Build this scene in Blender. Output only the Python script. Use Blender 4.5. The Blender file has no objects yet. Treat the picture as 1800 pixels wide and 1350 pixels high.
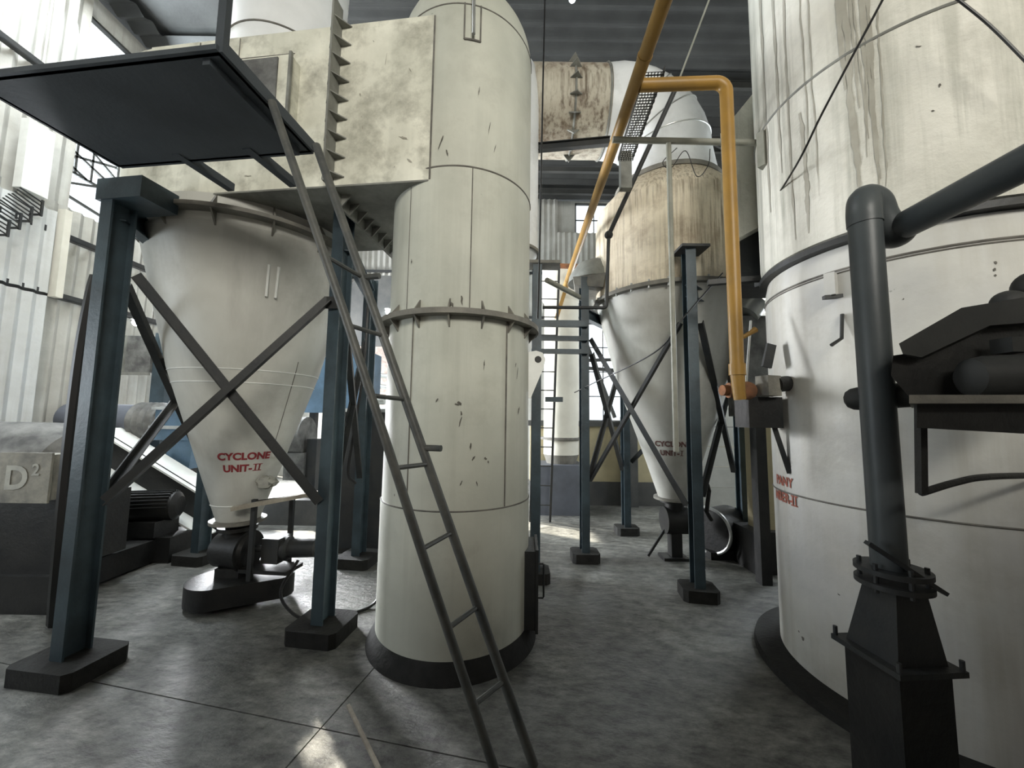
import bpy, bmesh, math, random
from mathutils import Vector, Matrix
random.seed(7)
sc = bpy.context.scene
col = sc.collection
PI = math.pi
# ------------------------------------------------------------------ camera
F = 676.0; H = 1.55; PITCH = math.radians(5.1); ROLL = math.radians(0.75)
fwd = Vector((0, math.cos(PITCH), math.sin(PITCH))); r0 = Vector((1, 0, 0)); u0 = r0.cross(fwd)
RT = r0 * math.cos(ROLL) + u0 * math.sin(ROLL); UP = -r0 * math.sin(ROLL) + u0 * math.cos(ROLL)
CAM = Vector((0, 0, H))
cd = bpy.data.cameras.new('camera'); cd.sensor_width = 36; cd.lens = 36 * F / 1800; cd.clip_start = 0.02; cd.clip_end = 200
cam = bpy.data.objects.new('camera', cd); col.objects.link(cam)
m = Matrix((RT, UP, -fwd)).transposed().to_4x4(); m.translation = CAM
cam.matrix_world = m; sc.camera = cam
def ray(x, y): return fwd + RT * ((x - 900) / F) - UP * ((y - 675) / F)
def atY(x, y, Y):
    d = ray(x, y); return CAM + d * (Y / d.y)
def atX(x, y, X):
    d = ray(x, y); return CAM + d * (X / d.x)
def atZ(x, y, Z):
    d = ray(x, y); return CAM + d * ((Z - H) / d.z)
# ------------------------------------------------------------------ world, sun, large lights, exposure
w = bpy.data.worlds.new('world'); sc.world = w; w.use_nodes = True
bg = w.node_tree.nodes['Background']; bg.inputs['Color'].default_value = (0.86, 0.94, 1.0, 1); bg.inputs['Strength'].default_value = 1.7
sc.view_settings.view_transform = 'Standard'; sc.view_settings.look = 'None'; sc.view_settings.gamma = 1
sc.view_settings.exposure = 0.0; sc.view_settings.use_curve_mapping = False
SUND = Vector((1, -0.6, -0.85)).normalized()
sl = bpy.data.lights.new('sun', 'SUN'); sl.energy = 26; sl.angle = 0.012; sl.color = (1.0, 0.93, 0.8)
so = bpy.data.objects.new('sun', sl); col.objects.link(so); so.rotation_euler = SUND.to_track_quat('-Z', 'Y').to_euler(); so.location = (-12, 14, 12)
def area(name, loc, tgt, sx, sy, power, color):
    l = bpy.data.lights.new(name, 'AREA'); l.shape = 'RECTANGLE'; l.size = sx; l.size_y = sy; l.energy = power; l.color = color
    o = bpy.data.objects.new(name, l); col.objects.link(o); o.location = loc
    o.rotation_euler = (Vector(tgt) - Vector(loc)).to_track_quat('-Z', 'Y').to_euler(); return o
area('daylight_rear_opening', (1.6, -5.8, 5.6), (0.6, 3, 3.2), 3.4, 2.0, 590, (1.0, 0.96, 0.86))
area('daylight_left_window', (-6.35, 5.2, 5.8), (-1, 5.0, 3.5), 0.8, 2.9, 620, (0.85, 0.94, 1.0))
area('daylight_left_opening', (-6.35, 1.2, 1.9), (-1, 2.4, 0.4), 2.4, 1.4, 90, (0.85, 0.93, 1.0))
area('daylight_far_left_opening', (-6.4, 8.0, 2.2), (0, 4.2, 0.6), 1.9, 3.2, 2300, (0.95, 0.97, 1.0))
area('daylight_back_opening', (2.6, 10.4, 3.0), (1.5, 5, 1.5), 1.8, 2.4, 240, (0.9, 0.96, 1.0))
area('fill_light_right', (5.7, 5.5, 3.2), (2.2, 4.7, 2.3), 1.8, 2.0, 170, (0.88, 0.95, 1.0))  # added fill light for the right side of the right-hand cone
area('fill_light_roof', (-4.5, 3.4, 7.68), (-4.5, 3.4, 0), 2.1, 1.9, 380, (0.92, 0.97, 1.0))  # added overhead fill brightening the left wall and machines
sc.cycles.adaptive_threshold = 0.05; sc.cycles.max_bounces = 5; sc.cycles.diffuse_bounces = 3; sc.cycles.glossy_bounces = 2; sc.cycles.transmission_bounces = 2
# ------------------------------------------------------------------ materials
MATS = {}
def mat(name, c1, c2=None, rough=0.6, metal=0.0, scale=3.0, streak=None, dirt=None, bump=0.15, bscale=30, spots=None, contrast=(0.35, 0.65)):
    """c1/c2 mixed by noise; streak=(colour, amount, horizontal scale); spots=(colour, scale, threshold)"""
    M = bpy.data.materials.new(name); M.use_nodes = True; nt = M.node_tree; N = nt.nodes; L = nt.links
    b = N['Principled BSDF']; b.inputs['Roughness'].default_value = rough; b.inputs['Metallic'].default_value = metal; b.inputs['Specular IOR Level'].default_value = 0.32
    g = N.new('ShaderNodeNewGeometry')
    def noise(sc_, vec=None, det=6, rg=0.6):
        n = N.new('ShaderNodeTexNoise'); n.inputs['Scale'].default_value = sc_; n.inputs['Detail'].default_value = det; n.inputs['Roughness'].default_value = rg
        L.new(vec if vec else g.outputs['Position'], n.inputs['Vector']); return n.outputs['Fac']
    def ramp(fac, a, b_):
        r = N.new('ShaderNodeMapRange'); r.inputs['From Min'].default_value = a; r.inputs['From Max'].default_value = b_
        L.new(fac, r.inputs['Value']); return r.outputs['Result']
    def mix(fac, a, b_):
        x = N.new('ShaderNodeMix'); x.data_type = 'RGBA'
        L.new(fac, x.inputs['Factor'])
        for s, v in ((6, a), (7, b_)):
            if isinstance(v, tuple): x.inputs[s].default_value = (*v, 1)
            else: L.new(v, x.inputs[s])
        return x.outputs[2]
    def mul(f, k):
        x = N.new('ShaderNodeMath'); x.operation = 'MULTIPLY'; L.new(f, x.inputs[0]); x.inputs[1].default_value = k; return x.outputs[0]
    out = c1
    if c2: out = mix(ramp(noise(scale), *contrast), c1, c2)
    if streak:
        sc_col, amt, hs = streak
        mp = N.new('ShaderNodeMapping'); mp.inputs['Scale'].default_value = (hs, hs, hs * 0.045); L.new(g.outputs['Position'], mp.inputs['Vector'])
        f = ramp(noise(1.0, mp.outputs['Vector'], 7, 0.62), 0.46, 0.62)
        f2 = ramp(noise(0.9), 0.32, 0.58)
        mm = N.new('ShaderNodeMath'); mm.operation = 'MULTIPLY'; L.new(f, mm.inputs[0]); L.new(f2, mm.inputs[1])
        out = mix(mul(mm.outputs[0], amt), out, sc_col)
    if dirt:
        dc, ds, lo, hi, am = dirt
        out = mix(mul(ramp(noise(ds, None, 9, 0.68), lo, hi), am), out, dc)
    if spots:
        out = mix(ramp(noise(spots[1], None, 8, 0.75), spots[2], spots[2] + 0.05), out, spots[0])
    if isinstance(out, tuple): b.inputs['Base Color'].default_value = (*out, 1)
    else: L.new(out, b.inputs['Base Color'])
    if bump:
        bn = N.new('ShaderNodeBump'); bn.inputs['Strength'].default_value = bump; bn.inputs['Distance'].default_value = 0.02
        L.new(noise(bscale), bn.inputs['Height']); L.new(bn.outputs['Normal'], b.inputs['Normal'])
    MATS[name] = M; return M
mat('tower_paint', (0.57, 0.575, 0.50), (0.45, 0.46, 0.40), 0.55, scale=1.3, streak=((0.30, 0.30, 0.25), 0.4, 6), dirt=((0.24, 0.23, 0.19), 2.0, 0.54, 0.76, 0.4), bump=0.12, bscale=9, spots=((0.05, 0.045, 0.04), 4.2, 0.672))
mat('duct_paint', (0.80, 0.79, 0.68), (0.60, 0.595, 0.50), 0.6, scale=2.6, streak=((0.28, 0.28, 0.23), 0.35, 5), dirt=((0.24, 0.23, 0.185), 3.8, 0.47, 0.70, 0.8), bump=0.22, bscale=7, spots=((0.09, 0.085, 0.07), 6.0, 0.68))
mat('cone_paint', (0.54, 0.54, 0.50), (0.44, 0.44, 0.40), 0.5, scale=1.2, streak=((0.33, 0.32, 0.29), 0.45, 4), dirt=((0.27, 0.25, 0.21), 1.6, 0.52, 0.75, 0.6), bump=0.14, bscale=3)
mat('lagging_brown', (0.72, 0.65, 0.51), (0.55, 0.48, 0.36), 0.75, scale=2.0, streak=((0.17, 0.13, 0.09), 1.0, 38), dirt=((0.24, 0.17, 0.11), 3.2, 0.50, 0.72, 0.6), bump=0.45, bscale=22)
mat('duct_aged', (0.56, 0.53, 0.44), (0.40, 0.36, 0.29), 0.65, scale=1.8, streak=((0.14, 0.11, 0.08), 1.0, 16), dirt=((0.22, 0.16, 0.11), 2.6, 0.5, 0.7, 0.7), bump=0.25, bscale=10)
mat('white_sheet_metal', (0.82, 0.84, 0.85), (0.68, 0.70, 0.71), 0.4, scale=1.5, dirt=((0.4, 0.4, 0.39), 2, .52, .72, .6), bump=0.08, bscale=4)
mat('tank_plaster', (0.70, 0.685, 0.615), (0.56, 0.55, 0.485), 0.9, scale=1.5, streak=((0.24, 0.245, 0.20), 0.7, 11), dirt=((0.36, 0.35, 0.30), 2.6, 0.52, 0.74, 0.6), bump=0.6, bscale=11)
mat('tank_lower_paint', (0.60, 0.595, 0.55), (0.44, 0.44, 0.425), 0.6, scale=1.3, streak=((0.34, 0.31, 0.24), 0.5, 5), dirt=((0.30, 0.285, 0.24), 1.9, 0.53, 0.76, 0.55), bump=0.2, bscale=8, spots=((0.07, 0.07, 0.065), 6.0, 0.69))
mat('scuff', (0.07, 0.065, 0.055), (0.16, 0.15, 0.13), 0.8, scale=40, bump=0)
mat('drip_stain', (0.30, 0.285, 0.235), (0.38, 0.365, 0.31), 0.6, scale=6, bump=0)
mat('blue_steel', (0.050, 0.074, 0.088), (0.030, 0.042, 0.050), 0.45, scale=3.5, bump=0.12, spots=((0.16, 0.17, 0.17), 9, 0.72))
mat('dark_steel', (0.020, 0.023, 0.025), (0.036, 0.036, 0.034), 0.5, scale=4, bump=0.15)
mat('platform_steel', (0.06, 0.07, 0.08), (0.04, 0.047, 0.054), 0.6, scale=2, bump=0.1)
mat('ladder_steel', (0.060, 0.064, 0.062), (0.10, 0.10, 0.09), 0.45, scale=9, bump=0.15)
mat('weld_dark', (0.10, 0.095, 0.085), (0.17, 0.16, 0.14), 0.7, scale=12, bump=0)
mat('flange_steel', (0.13, 0.125, 0.11), (0.22, 0.21, 0.18), 0.6, scale=6, bump=0.2)
mat('rib_steel', (0.24, 0.245, 0.22), (0.15, 0.15, 0.135), 0.6, scale=6, bump=0.2)
mat('grey_pipe_paint', (0.062, 0.070, 0.072), (0.045, 0.052, 0.055), 0.42, scale=2.5, bump=0.05, spots=((0.05, 0.10, 0.14), 2.2, 0.62))
mat('yellow_paint', (0.34, 0.195, 0.045), (0.26, 0.155, 0.045), 0.4, scale=5, bump=0.05, spots=((0.10, 0.07, 0.03), 9, 0.74))
mat('grey_bar_paint', (0.20, 0.205, 0.17), (0.28, 0.28, 0.24), 0.5, scale=6, bump=0.1)
mat('rust', (0.30, 0.13, 0.06), (0.16, 0.08, 0.045), 0.85, scale=14, bump=0.3)
mat('galvanised', (0.48, 0.49, 0.47), (0.36, 0.37, 0.36), 0.35, 0.6, scale=8, bump=0.05)
mat('black_machine', (0.010, 0.0105, 0.0105), (0.020, 0.0195, 0.018), 0.5, scale=5, bump=0.2)
mat('dusty_machine', (0.20, 0.20, 0.19), (0.07, 0.07, 0.068), 0.7, scale=5, bump=0.3)
mat('blower_grey', (0.034, 0.035, 0.033), (0.024, 0.025, 0.024), 0.65, scale=4, bump=0.1)
mat('box_dusty', (0.26, 0.25, 0.21), (0.14, 0.135, 0.12), 0.8, scale=8, bump=0.3)
mat('blue_housing', (0.10, 0.17, 0.25), (0.07, 0.12, 0.17), 0.45, scale=4, bump=0.1)
mat('indigo_pipe', (0.12, 0.13, 0.155), (0.09, 0.098, 0.115), 0.5, scale=3, bump=0.1)
mat('white_enamel', (0.78, 0.79, 0.76), (0.66, 0.67, 0.64), 0.4, scale=4, bump=0.05)
mat('cream_wall', (0.46, 0.40, 0.25), (0.36, 0.32, 0.21), 0.8, scale=2, bump=0.2)
mat('dado_paint', (0.06, 0.062, 0.062), (0.09, 0.09, 0.085), 0.7, scale=3, bump=0.1)
mat('white_wall', (0.66, 0.64, 0.56), (0.56, 0.54, 0.47), 0.8, scale=2, bump=0.1)
mat('asbestos_sheet', (0.46, 0.46, 0.43), (0.34, 0.335, 0.30), 0.85, scale=1.6, streak=((0.22, 0.21, 0.18), 0.5, 6), bump=0.2)
mat('pale_sheet', (0.58, 0.60, 0.60), (0.46, 0.47, 0.46), 0.8, scale=1.6, streak=((0.28, 0.27, 0.24), 0.5, 6), bump=0.2)
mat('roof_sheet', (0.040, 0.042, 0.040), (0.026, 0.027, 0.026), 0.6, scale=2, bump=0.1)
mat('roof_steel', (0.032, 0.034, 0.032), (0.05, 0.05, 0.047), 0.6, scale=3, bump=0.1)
mat('concrete_pad', (0.024, 0.024, 0.022), (0.014, 0.014, 0.013), 0.85, scale=8, bump=0.4)
mat('red_paint', (0.28, 0.035, 0.04), (0.19, 0.03, 0.035), 0.6, scale=30, bump=0)
mat('maroon_paint', (0.10, 0.05, 0.045), (0.15, 0.08, 0.07), 0.6, scale=30, bump=0)
mat('faded_red_paint', (0.36, 0.10, 0.07), (0.26, 0.09, 0.06), 0.6, scale=30, bump=0)
mat('rubber', (0.012, 0.012, 0.012), None, 0.4, bump=0)
mat('wood', (0.36, 0.33, 0.27), (0.24, 0.21, 0.17), 0.8, scale=12, bump=0.2)
mat('chalk', (0.38, 0.375, 0.33), (0.30, 0.30, 0.27), 0.9, scale=12, bump=0)
mat('brick_work', (0.38, 0.33, 0.29), (0.22, 0.18, 0.16), 0.9, scale=9, bump=0.5)
mat('sunlit_floor_white', (0.70, 0.76, 0.78), (0.55, 0.60, 0.62), 0.5, scale=3, bump=0.2)  # pale colour standing for sunlight on the floor
def emission(name, c, s):
    M = bpy.data.materials.new(name); M.use_nodes = True; b = M.node_tree.nodes['Principled BSDF']
    b.inputs['Emission Color'].default_value = (*c, 1); b.inputs['Emission Strength'].default_value = s; MATS[name] = M
emission('lamp_glow', (0.85, 0.95, 1.0), 30)
# floor: trowelled concrete, worn patches, damp sheen
def floor_material():
    M = bpy.data.materials.new('floor_concrete'); M.use_nodes = True; nt = M.node_tree; N = nt.nodes; L = nt.links
    b = N['Principled BSDF']; g = N.new('ShaderNodeNewGeometry')
    def noise(s, det=8, rg=0.6, stretch=None):
        n = N.new('ShaderNodeTexNoise'); n.inputs['Scale'].default_value = s; n.inputs['Detail'].default_value = det; n.inputs['Roughness'].default_value = rg
        if stretch:
            mp = N.new('ShaderNodeMapping'); mp.inputs['Scale'].default_value = stretch; mp.inputs['Rotation'].default_value = (0, 0, 0.5); L.new(g.outputs['Position'], mp.inputs['Vector']); L.new(mp.outputs['Vector'], n.inputs['Vector'])
        else: L.new(g.outputs['Position'], n.inputs['Vector'])
        return n.outputs['Fac']
    def cr(f, stops):
        r = N.new('ShaderNodeValToRGB'); e = r.color_ramp.elements
        for i, (p, c) in enumerate(stops):
            x = e[i] if i < 2 else e.new(p)
            x.position = p; x.color = (*c, 1)
        L.new(f, r.inputs['Fac']); return r.outputs['Color']
    a = cr(noise(1.1), [(0.30, (0.06, 0.06, 0.055)), (0.74, (0.26, 0.26, 0.238)), (0.52, (0.13, 0.13, 0.12))])
    c2 = cr(noise(8, 12, 0.75, (1, 2.0, 1)), [(0.36, (0.35, 0.35, 0.35)), (0.64, (1.5, 1.5, 1.46))])
    x = N.new('ShaderNodeMix'); x.data_type = 'RGBA'; x.blend_type = 'MULTIPLY'; x.inputs['Factor'].default_value = 1
    L.new(a, x.inputs[6]); L.new(c2, x.inputs[7]); L.new(x.outputs[2], b.inputs['Base Color'])
    r = N.new('ShaderNodeMapRange'); r.inputs['From Min'].default_value = 0.35; r.inputs['From Max'].default_value = 0.65; r.inputs['To Min'].default_value = 0.30; r.inputs['To Max'].default_value = 0.68
    L.new(noise(2.3), r.inputs['Value']); L.new(r.outputs['Result'], b.inputs['Roughness'])
    bn = N.new('ShaderNodeBump'); bn.inputs['Strength'].default_value = 0.75; bn.inputs['Distance'].default_value = 0.02
    L.new(noise(13, 8, 0.65, (1, 1.8, 1)), bn.inputs['Height']); L.new(bn.outputs['Normal'], b.inputs['Normal'])
    MATS['floor_concrete'] = M
floor_material()
# ------------------------------------------------------------------ mesh helpers
class MB:
    def __init__(s): s.v = []; s.f = []
    def add(s, vs, fs):
        o = len(s.v); s.v += [Vector(p) for p in vs]; s.f += [tuple(i + o for i in f) for f in fs]; return s
    def box(s, c, size, rz=0, M=None):
        x, y, z = (k / 2 for k in size); c = Vector(c)
        R = M if M is not None else Matrix.Rotation(rz, 3, 'Z')
        vs = [c + R @ Vector((a * x, b * y, d * z)) for d in (-1, 1) for a, b in ((-1, -1), (1, -1), (1, 1), (-1, 1))]
        return s.add(vs, [(3, 2, 1, 0), (4, 5, 6, 7), (0, 1, 5, 4), (1, 2, 6, 5), (2, 3, 7, 6), (3, 0, 4, 7)])
    def b2(s, lo, hi): return s.box([(a + b) / 2 for a, b in zip(lo, hi)], [abs(b - a) for a, b in zip(lo, hi)])
    def bar(s, p, q, wd, ht, up=(0, 0, 1)):
        p = Vector(p); q = Vector(q); d = (q - p); l = d.length; d.normalize(); up = Vector(up)
        if abs(d.dot(up)) > 0.99: up = Vector((0, 1, 0))
        sd = d.cross(up).normalized(); u = sd.cross(d)
        return s.box((p + q) / 2, (wd, l, ht), M=Matrix((sd, d, u)).transposed())
    def angle(s, p, q, a=0.05, t=0.006, up=(0, 0, 1)):
        p = Vector(p); q = Vector(q); d = (q - p).normalized(); up = Vector(up); sd = d.cross(up).normalized(); u = sd.cross(d)
        s.bar(p, q, a, t, up); o = sd * (a / 2 - t / 2) + u * (a / 2); return s.bar(p + o, q + o, t, a, up)
    def hbeam(s, base, ht, d=0.18, wf=0.17, tf=0.012, tw=0.009, rz=0):
        b = Vector(base); R = Matrix.Rotation(rz, 3, 'Z')
        for k in (-1, 1): s.box(b + R @ Vector((k * (d - tf) / 2, 0, ht / 2)), (tf, wf, ht), rz)
        return s.box(b + Vector((0, 0, ht / 2)), (d - 2 * tf, tw, ht), rz)
    def ibeam(s, p, q, d=0.15, wf=0.09, t=0.01):
        p = Vector(p); q = Vector(q); u = Vector((0, 0, 1)) * (d - t) / 2
        s.bar(p + u, q + u, wf, t); s.bar(p - u, q - u, wf, t); return s.bar(p, q, t, d - 2 * t)
    def lathe(s, c, prof, n=48, cap=True, a0=0, a1=2 * PI, thick=False):
        c = Vector(c); full = abs(a1 - a0 - 2 * PI) < 1e-6; m_ = n if full else n + 1
        vs = [c + Vector((r * math.cos(a0 + (a1 - a0) * i / n), r * math.sin(a0 + (a1 - a0) * i / n), z)) for r, z in prof for i in range(m_)]
        fs = []
        for k in range(len(prof) - 1):
            for i in range(n):
                j = (i + 1) % m_; fs.append((k * m_ + i, k * m_ + j, (k + 1) * m_ + j, (k + 1) * m_ + i))
        if cap and full:
            if prof[0][0] > 1e-5: fs.append(tuple(range(n - 1, -1, -1)))
            if prof[-1][0] > 1e-5: fs.append(tuple((len(prof) - 1) * m_ + i for i in range(n)))
        return s.add(vs, fs)
    def ring(s, c, r1, r2, z0, z1, n=64):
        prof = [(r1, z0), (r2, z0), (r2, z1), (r1, z1), (r1, z0)]
        return s.lathe(c, prof, n, cap=False)
    def tube(s, pts, r, n=12, caps=True, closed=False):
        pts = [Vector(p) for p in pts]; rs = r if isinstance(r, (list, tuple)) else [r] * len(pts)
        N_ = len(pts); vs = []; prev = None
        for i, p in enumerate(pts):
            a = pts[(i - 1) % N_] if (closed or i > 0) else p; b = pts[(i + 1) % N_] if (closed or i < N_ - 1) else p
            t = (b - a).normalized()
            if prev is None:
                u = t.cross(Vector((0, 0, 1)))
                if u.length < 1e-3: u = t.cross(Vector((1, 0, 0)))
                u.normalize()
            else:
                u = (prev - t * prev.dot(t)); u = u.normalized() if u.length > 1e-6 else prev
            prev = u; v = t.cross(u)
            vs += [p + (u * math.cos(2 * PI * k / n) + v * math.sin(2 * PI * k / n)) * rs[i] for k in range(n)]
        fs = []
        for i in range(N_ if closed else N_ - 1):
            for k in range(n):
                i2 = (i + 1) % N_; fs.append((i * n + k, i * n + (k + 1) % n, i2 * n + (k + 1) % n, i2 * n + k))
        if caps and not closed: fs += [tuple(range(n - 1, -1, -1)), tuple((N_ - 1) * n + k for k in range(n))]
        return s.add(vs, fs)
    def cyl(s, p, q, r, n=24): return s.tube([p, q], r, n)
    def prism(s, poly, off):
        n = len(poly); off = Vector(off); a = [Vector(p) for p in poly]
        return s.add(a + [p + off for p in a], [tuple(range(n - 1, -1, -1)), tuple(range(n, 2 * n))] + [(i, (i + 1) % n, n + (i + 1) % n, n + i) for i in range(n)])
    def sphere(s, c, r, n=16, sx=(1, 1, 1)):
        prof = [(math.sin(PI * k / n) * r, -math.cos(PI * k / n) * r) for k in range(n + 1)]
        prof[0] = (1e-4, -r); prof[-1] = (1e-4, r)
        o = len(s.v); s.lathe((0, 0, 0), prof, n * 2)
        for i in range(o, len(s.v)): s.v[i] = Vector((s.v[i].x * sx[0], s.v[i].y * sx[1], s.v[i].z * sx[2])) + Vector(c)
        return s
def curve(pts, k=8):
    """Catmull-Rom through the points"""
    P = [Vector(p) for p in pts]; P = [P[0] * 2 - P[1]] + P + [P[-1] * 2 - P[-2]]; out = []
    for i in range(1, len(P) - 2):
        for j in range(k):
            t = j / k; a, b, c, d = P[i - 1:i + 3]
            out.append(0.5 * ((2 * b) + (c - a) * t + (2 * a - 5 * b + 4 * c - d) * t * t + (3 * b - a - 3 * c + d) * t ** 3))
    out.append(P[-2]); return out
def corner(a, b, c, r, k=8):
    """points of a rounded corner at b between a and c"""
    a, b, c = Vector(a), Vector(b), Vector(c); d1 = (a - b).normalized(); d2 = (c - b).normalized()
    ang = d1.angle(d2); t = r / math.tan(ang / 2); p = b + d1 * t; q = b + d2 * t
    ctr = b + (d1 + d2).normalized() * (r / math.sin(ang / 2)); v1 = p - ctr; v2 = q - ctr; th = v1.angle(v2)
    return [ctr + (v1 * math.sin((1 - i / k) * th) + v2 * math.sin(i / k * th)) / math.sin(th) for i in range(k + 1)]
def rootloc(o):
    while o.parent: o = o.parent
    return o.location
def obj(name, mb, mt, parent=None, smooth=True, label=None, kind=None, weld=False, flip=True):
    me = bpy.data.meshes.new(name)
    if parent is not None: off = rootloc(parent).copy()
    else:
        xs = [v for v in mb.v]; off = Vector(((min(v.x for v in xs) + max(v.x for v in xs)) / 2, (min(v.y for v in xs) + max(v.y for v in xs)) / 2, min(v.z for v in xs)))
    me.from_pydata([v - off for v in mb.v], [], mb.f); me.update()
    if flip:
        b = bmesh.new(); b.from_mesh(me); bmesh.ops.recalc_face_normals(b, faces=b.faces); b.to_mesh(me); b.free()
    me.materials.append(MATS[mt])
    if smooth:
        me.polygons.foreach_set('use_smooth', [True] * len(me.polygons)); me.set_sharp_from_angle(angle=math.radians(32))
    o = bpy.data.objects.new(name, me); col.objects.link(o)
    if parent is not None: o.parent = parent
    else: o.location = off
    if label: o['label'] = label
    if kind: o['kind'] = kind
    return o
def thing(name, label, cat, loc, group=None):
    o = bpy.data.objects.new(name, None); col.objects.link(o); o.location = loc; o.empty_display_size = 0.1
    o['label'] = label; o['category'] = cat
    if group: o['group'] = group
    return o
def solo(name, mb, mt, label, cat, group=None, **k):
    o = obj(name, mb, mt, None, **k); o['label'] = label; o['category'] = cat
    if group: o['group'] = group
    return o
def struct(name, mb, mt, parent=None, label=None, **k):
    o = obj(name, mb, mt, parent, **k)
    if parent is None: o['kind'] = 'structure'
    if label: o['label'] = label
    return o
def copy_part(src, parent, delta):
    c = src.copy(); col.objects.link(c); c.parent = parent; c.location = src.location + Vector(delta); return c
def textmesh(lines, size, spacing=1.25, bold=0.012):
    """list of 2D (x,y) verts and faces for centred lines"""
    V = []; Fc = []
    for i, s in enumerate(lines):
        cu = bpy.data.curves.new('lettering_curve', 'FONT'); cu.body = s; cu.size = size; cu.align_x = 'CENTER'; cu.offset = bold * size; cu.resolution_u = 4
        o = bpy.data.objects.new('lettering_tmp', cu); col.objects.link(o)
        dg = bpy.context.evaluated_depsgraph_get(); me = bpy.data.meshes.new_from_object(o.evaluated_get(dg))
        b = bmesh.new(); b.from_mesh(me); bmesh.ops.triangulate(b, faces=b.faces)
        bmesh.ops.subdivide_edges(b, edges=[e for e in b.edges if e.calc_length() > size * 0.3], cuts=2)
        bmesh.ops.triangulate(b, faces=b.faces); b.verts.index_update()
        o0 = len(V); V += [(v.co.x, v.co.y - i * size * spacing) for v in b.verts]; Fc += [tuple(v.index + o0 for v in f.verts) for f in b.faces]
        b.free(); bpy.data.objects.remove(o); bpy.data.curves.remove(cu); bpy.data.meshes.remove(me)
    return V, Fc
def lettering_on(lines, size, parent, mt, c, rfun, phi0, z0, bold=0.012, label=None, extra=None):
    V, Fc = textmesh(lines, size, bold=bold)
    if extra:
        for x0, x1, y0, y1 in extra:
            o0 = len(V); V += [(x0, y0), (x1, y0), (x1, y1), (x0, y1)]; Fc.append((o0, o0 + 1, o0 + 2, o0 + 3))
    mb = MB(); r0_ = rfun(z0)
    mb.add([Vector((c[0] + (rfun(z0 + y) + 0.004) * math.cos(phi0 + x / r0_), c[1] + (rfun(z0 + y) + 0.004) * math.sin(phi0 + x / r0_), z0 + y)) for x, y in V], Fc)
    return obj('lettering', mb, mt, parent, smooth=False, label=label, flip=False)
# ================================================================== SETTING
XL, XR, YB, YR, ZR = -6.0, 5.4, 10.0, -6.0, 7.5
fl = struct('floor', MB().b2((XL - .3, YR - .3, -.12), (XR + .3, YB + .3, -.02)), 'dado_paint')
# cast slabs with recessed joints
sa = math.radians(-12); ex = Vector((math.cos(sa), math.sin(sa), 0)); ey = Vector((-math.sin(sa), math.cos(sa), 0)); org = Vector((-0.93, 2.06, 0))
def clip(poly, axis, lim, keep_less):
    out = []
    for i in range(len(poly)):
        a, b = poly[i], poly[(i + 1) % len(poly)]; ia = (a[axis] <= lim) == keep_less or a[axis] == lim; ib = (b[axis] <= lim) == keep_less or b[axis] == lim
        if ia: out.append(a)
        if ia != ib:
            t = (lim - a[axis]) / (b[axis] - a[axis]); out.append(a + (b - a) * t)
    return out
SL = 3.1
for i in range(-4, 5):
    for j in range(-5, 6):
        g_ = 0.0035
        p = [org + ex * (i * SL + a) + ey * (j * SL + b) for a, b in ((g_, g_), (SL - g_, g_), (SL - g_, SL - g_), (g_, SL - g_))]
        for ax, lim, kl in ((0, XL - .3, False), (0, XR + .3, True), (1, YR - .3, False), (1, YB + .3, True)):
            if p: p = clip(p, ax, lim, kl)
        if len(p) >= 3: obj('slab', MB().prism([v + Vector((0, 0, -.05)) for v in p], (0, 0, .05)), 'floor_concrete', fl, smooth=False)
# roof: corrugated sheets running across, purlins and trusses
def corr(mb, o, du, dv, n, amp, nrm, per=6):
    """corrugated sheet: ridges along dv, waves along du (n waves)"""
    o, du, dv, nrm = map(Vector, (o, du, dv, nrm)); K = n * per
    vs = []
    for k in range(K + 1):
        b = o + du * (k / K) + nrm * (amp * math.cos(2 * PI * k / per)); vs += [b, b + dv]
    fs = [(2 * k, 2 * k + 1, 2 * k + 3, 2 * k + 2) for k in range(K)]
    return mb.add(vs, fs)
ADDED_SKYLIGHT = (-5.6, -3.4, 2.4, 4.4)  # roof opening added out of view for the overhead fill light
def ceiling_mesh():
    b = MB(); z0, z1 = ZR + .12, ZR + .2
    for x0, x1, y0, y1 in ((XL - .3, ADDED_SKYLIGHT[0], YR - .3, YB + .3), (ADDED_SKYLIGHT[1], XR + .3, YR - .3, YB + .3), (ADDED_SKYLIGHT[0], ADDED_SKYLIGHT[1], YR - .3, ADDED_SKYLIGHT[2]), (ADDED_SKYLIGHT[0], ADDED_SKYLIGHT[1], ADDED_SKYLIGHT[3], YB + .3)): b.b2((x0, y0, z0), (x1, y1, z1))
    return b
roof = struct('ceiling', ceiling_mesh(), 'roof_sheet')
obj('sun_block_sheet', MB().b2((ADDED_SKYLIGHT[0] - .1, ADDED_SKYLIGHT[2] - .1, ZR + .22), (ADDED_SKYLIGHT[1] + .1, ADDED_SKYLIGHT[3] + .1, ZR + .23)), 'white_enamel', roof, smooth=False)  # unseen opaque sheet added to keep sun out of the roof opening
y = YR - .4
sheet0 = None
while y < YB - .05:
    d = min(2.0, YB - y)
    for x0, x1 in ((XL, ADDED_SKYLIGHT[0]), (ADDED_SKYLIGHT[0], ADDED_SKYLIGHT[1]), (ADDED_SKYLIGHT[1], 1.0), (1.0, XR)):
        if x0 == ADDED_SKYLIGHT[0] and y < ADDED_SKYLIGHT[3] - .05 and y + d > ADDED_SKYLIGHT[2] + .05: continue
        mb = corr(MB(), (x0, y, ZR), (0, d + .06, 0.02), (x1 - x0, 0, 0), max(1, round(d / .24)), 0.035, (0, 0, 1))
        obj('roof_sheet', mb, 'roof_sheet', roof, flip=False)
    y += d
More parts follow.
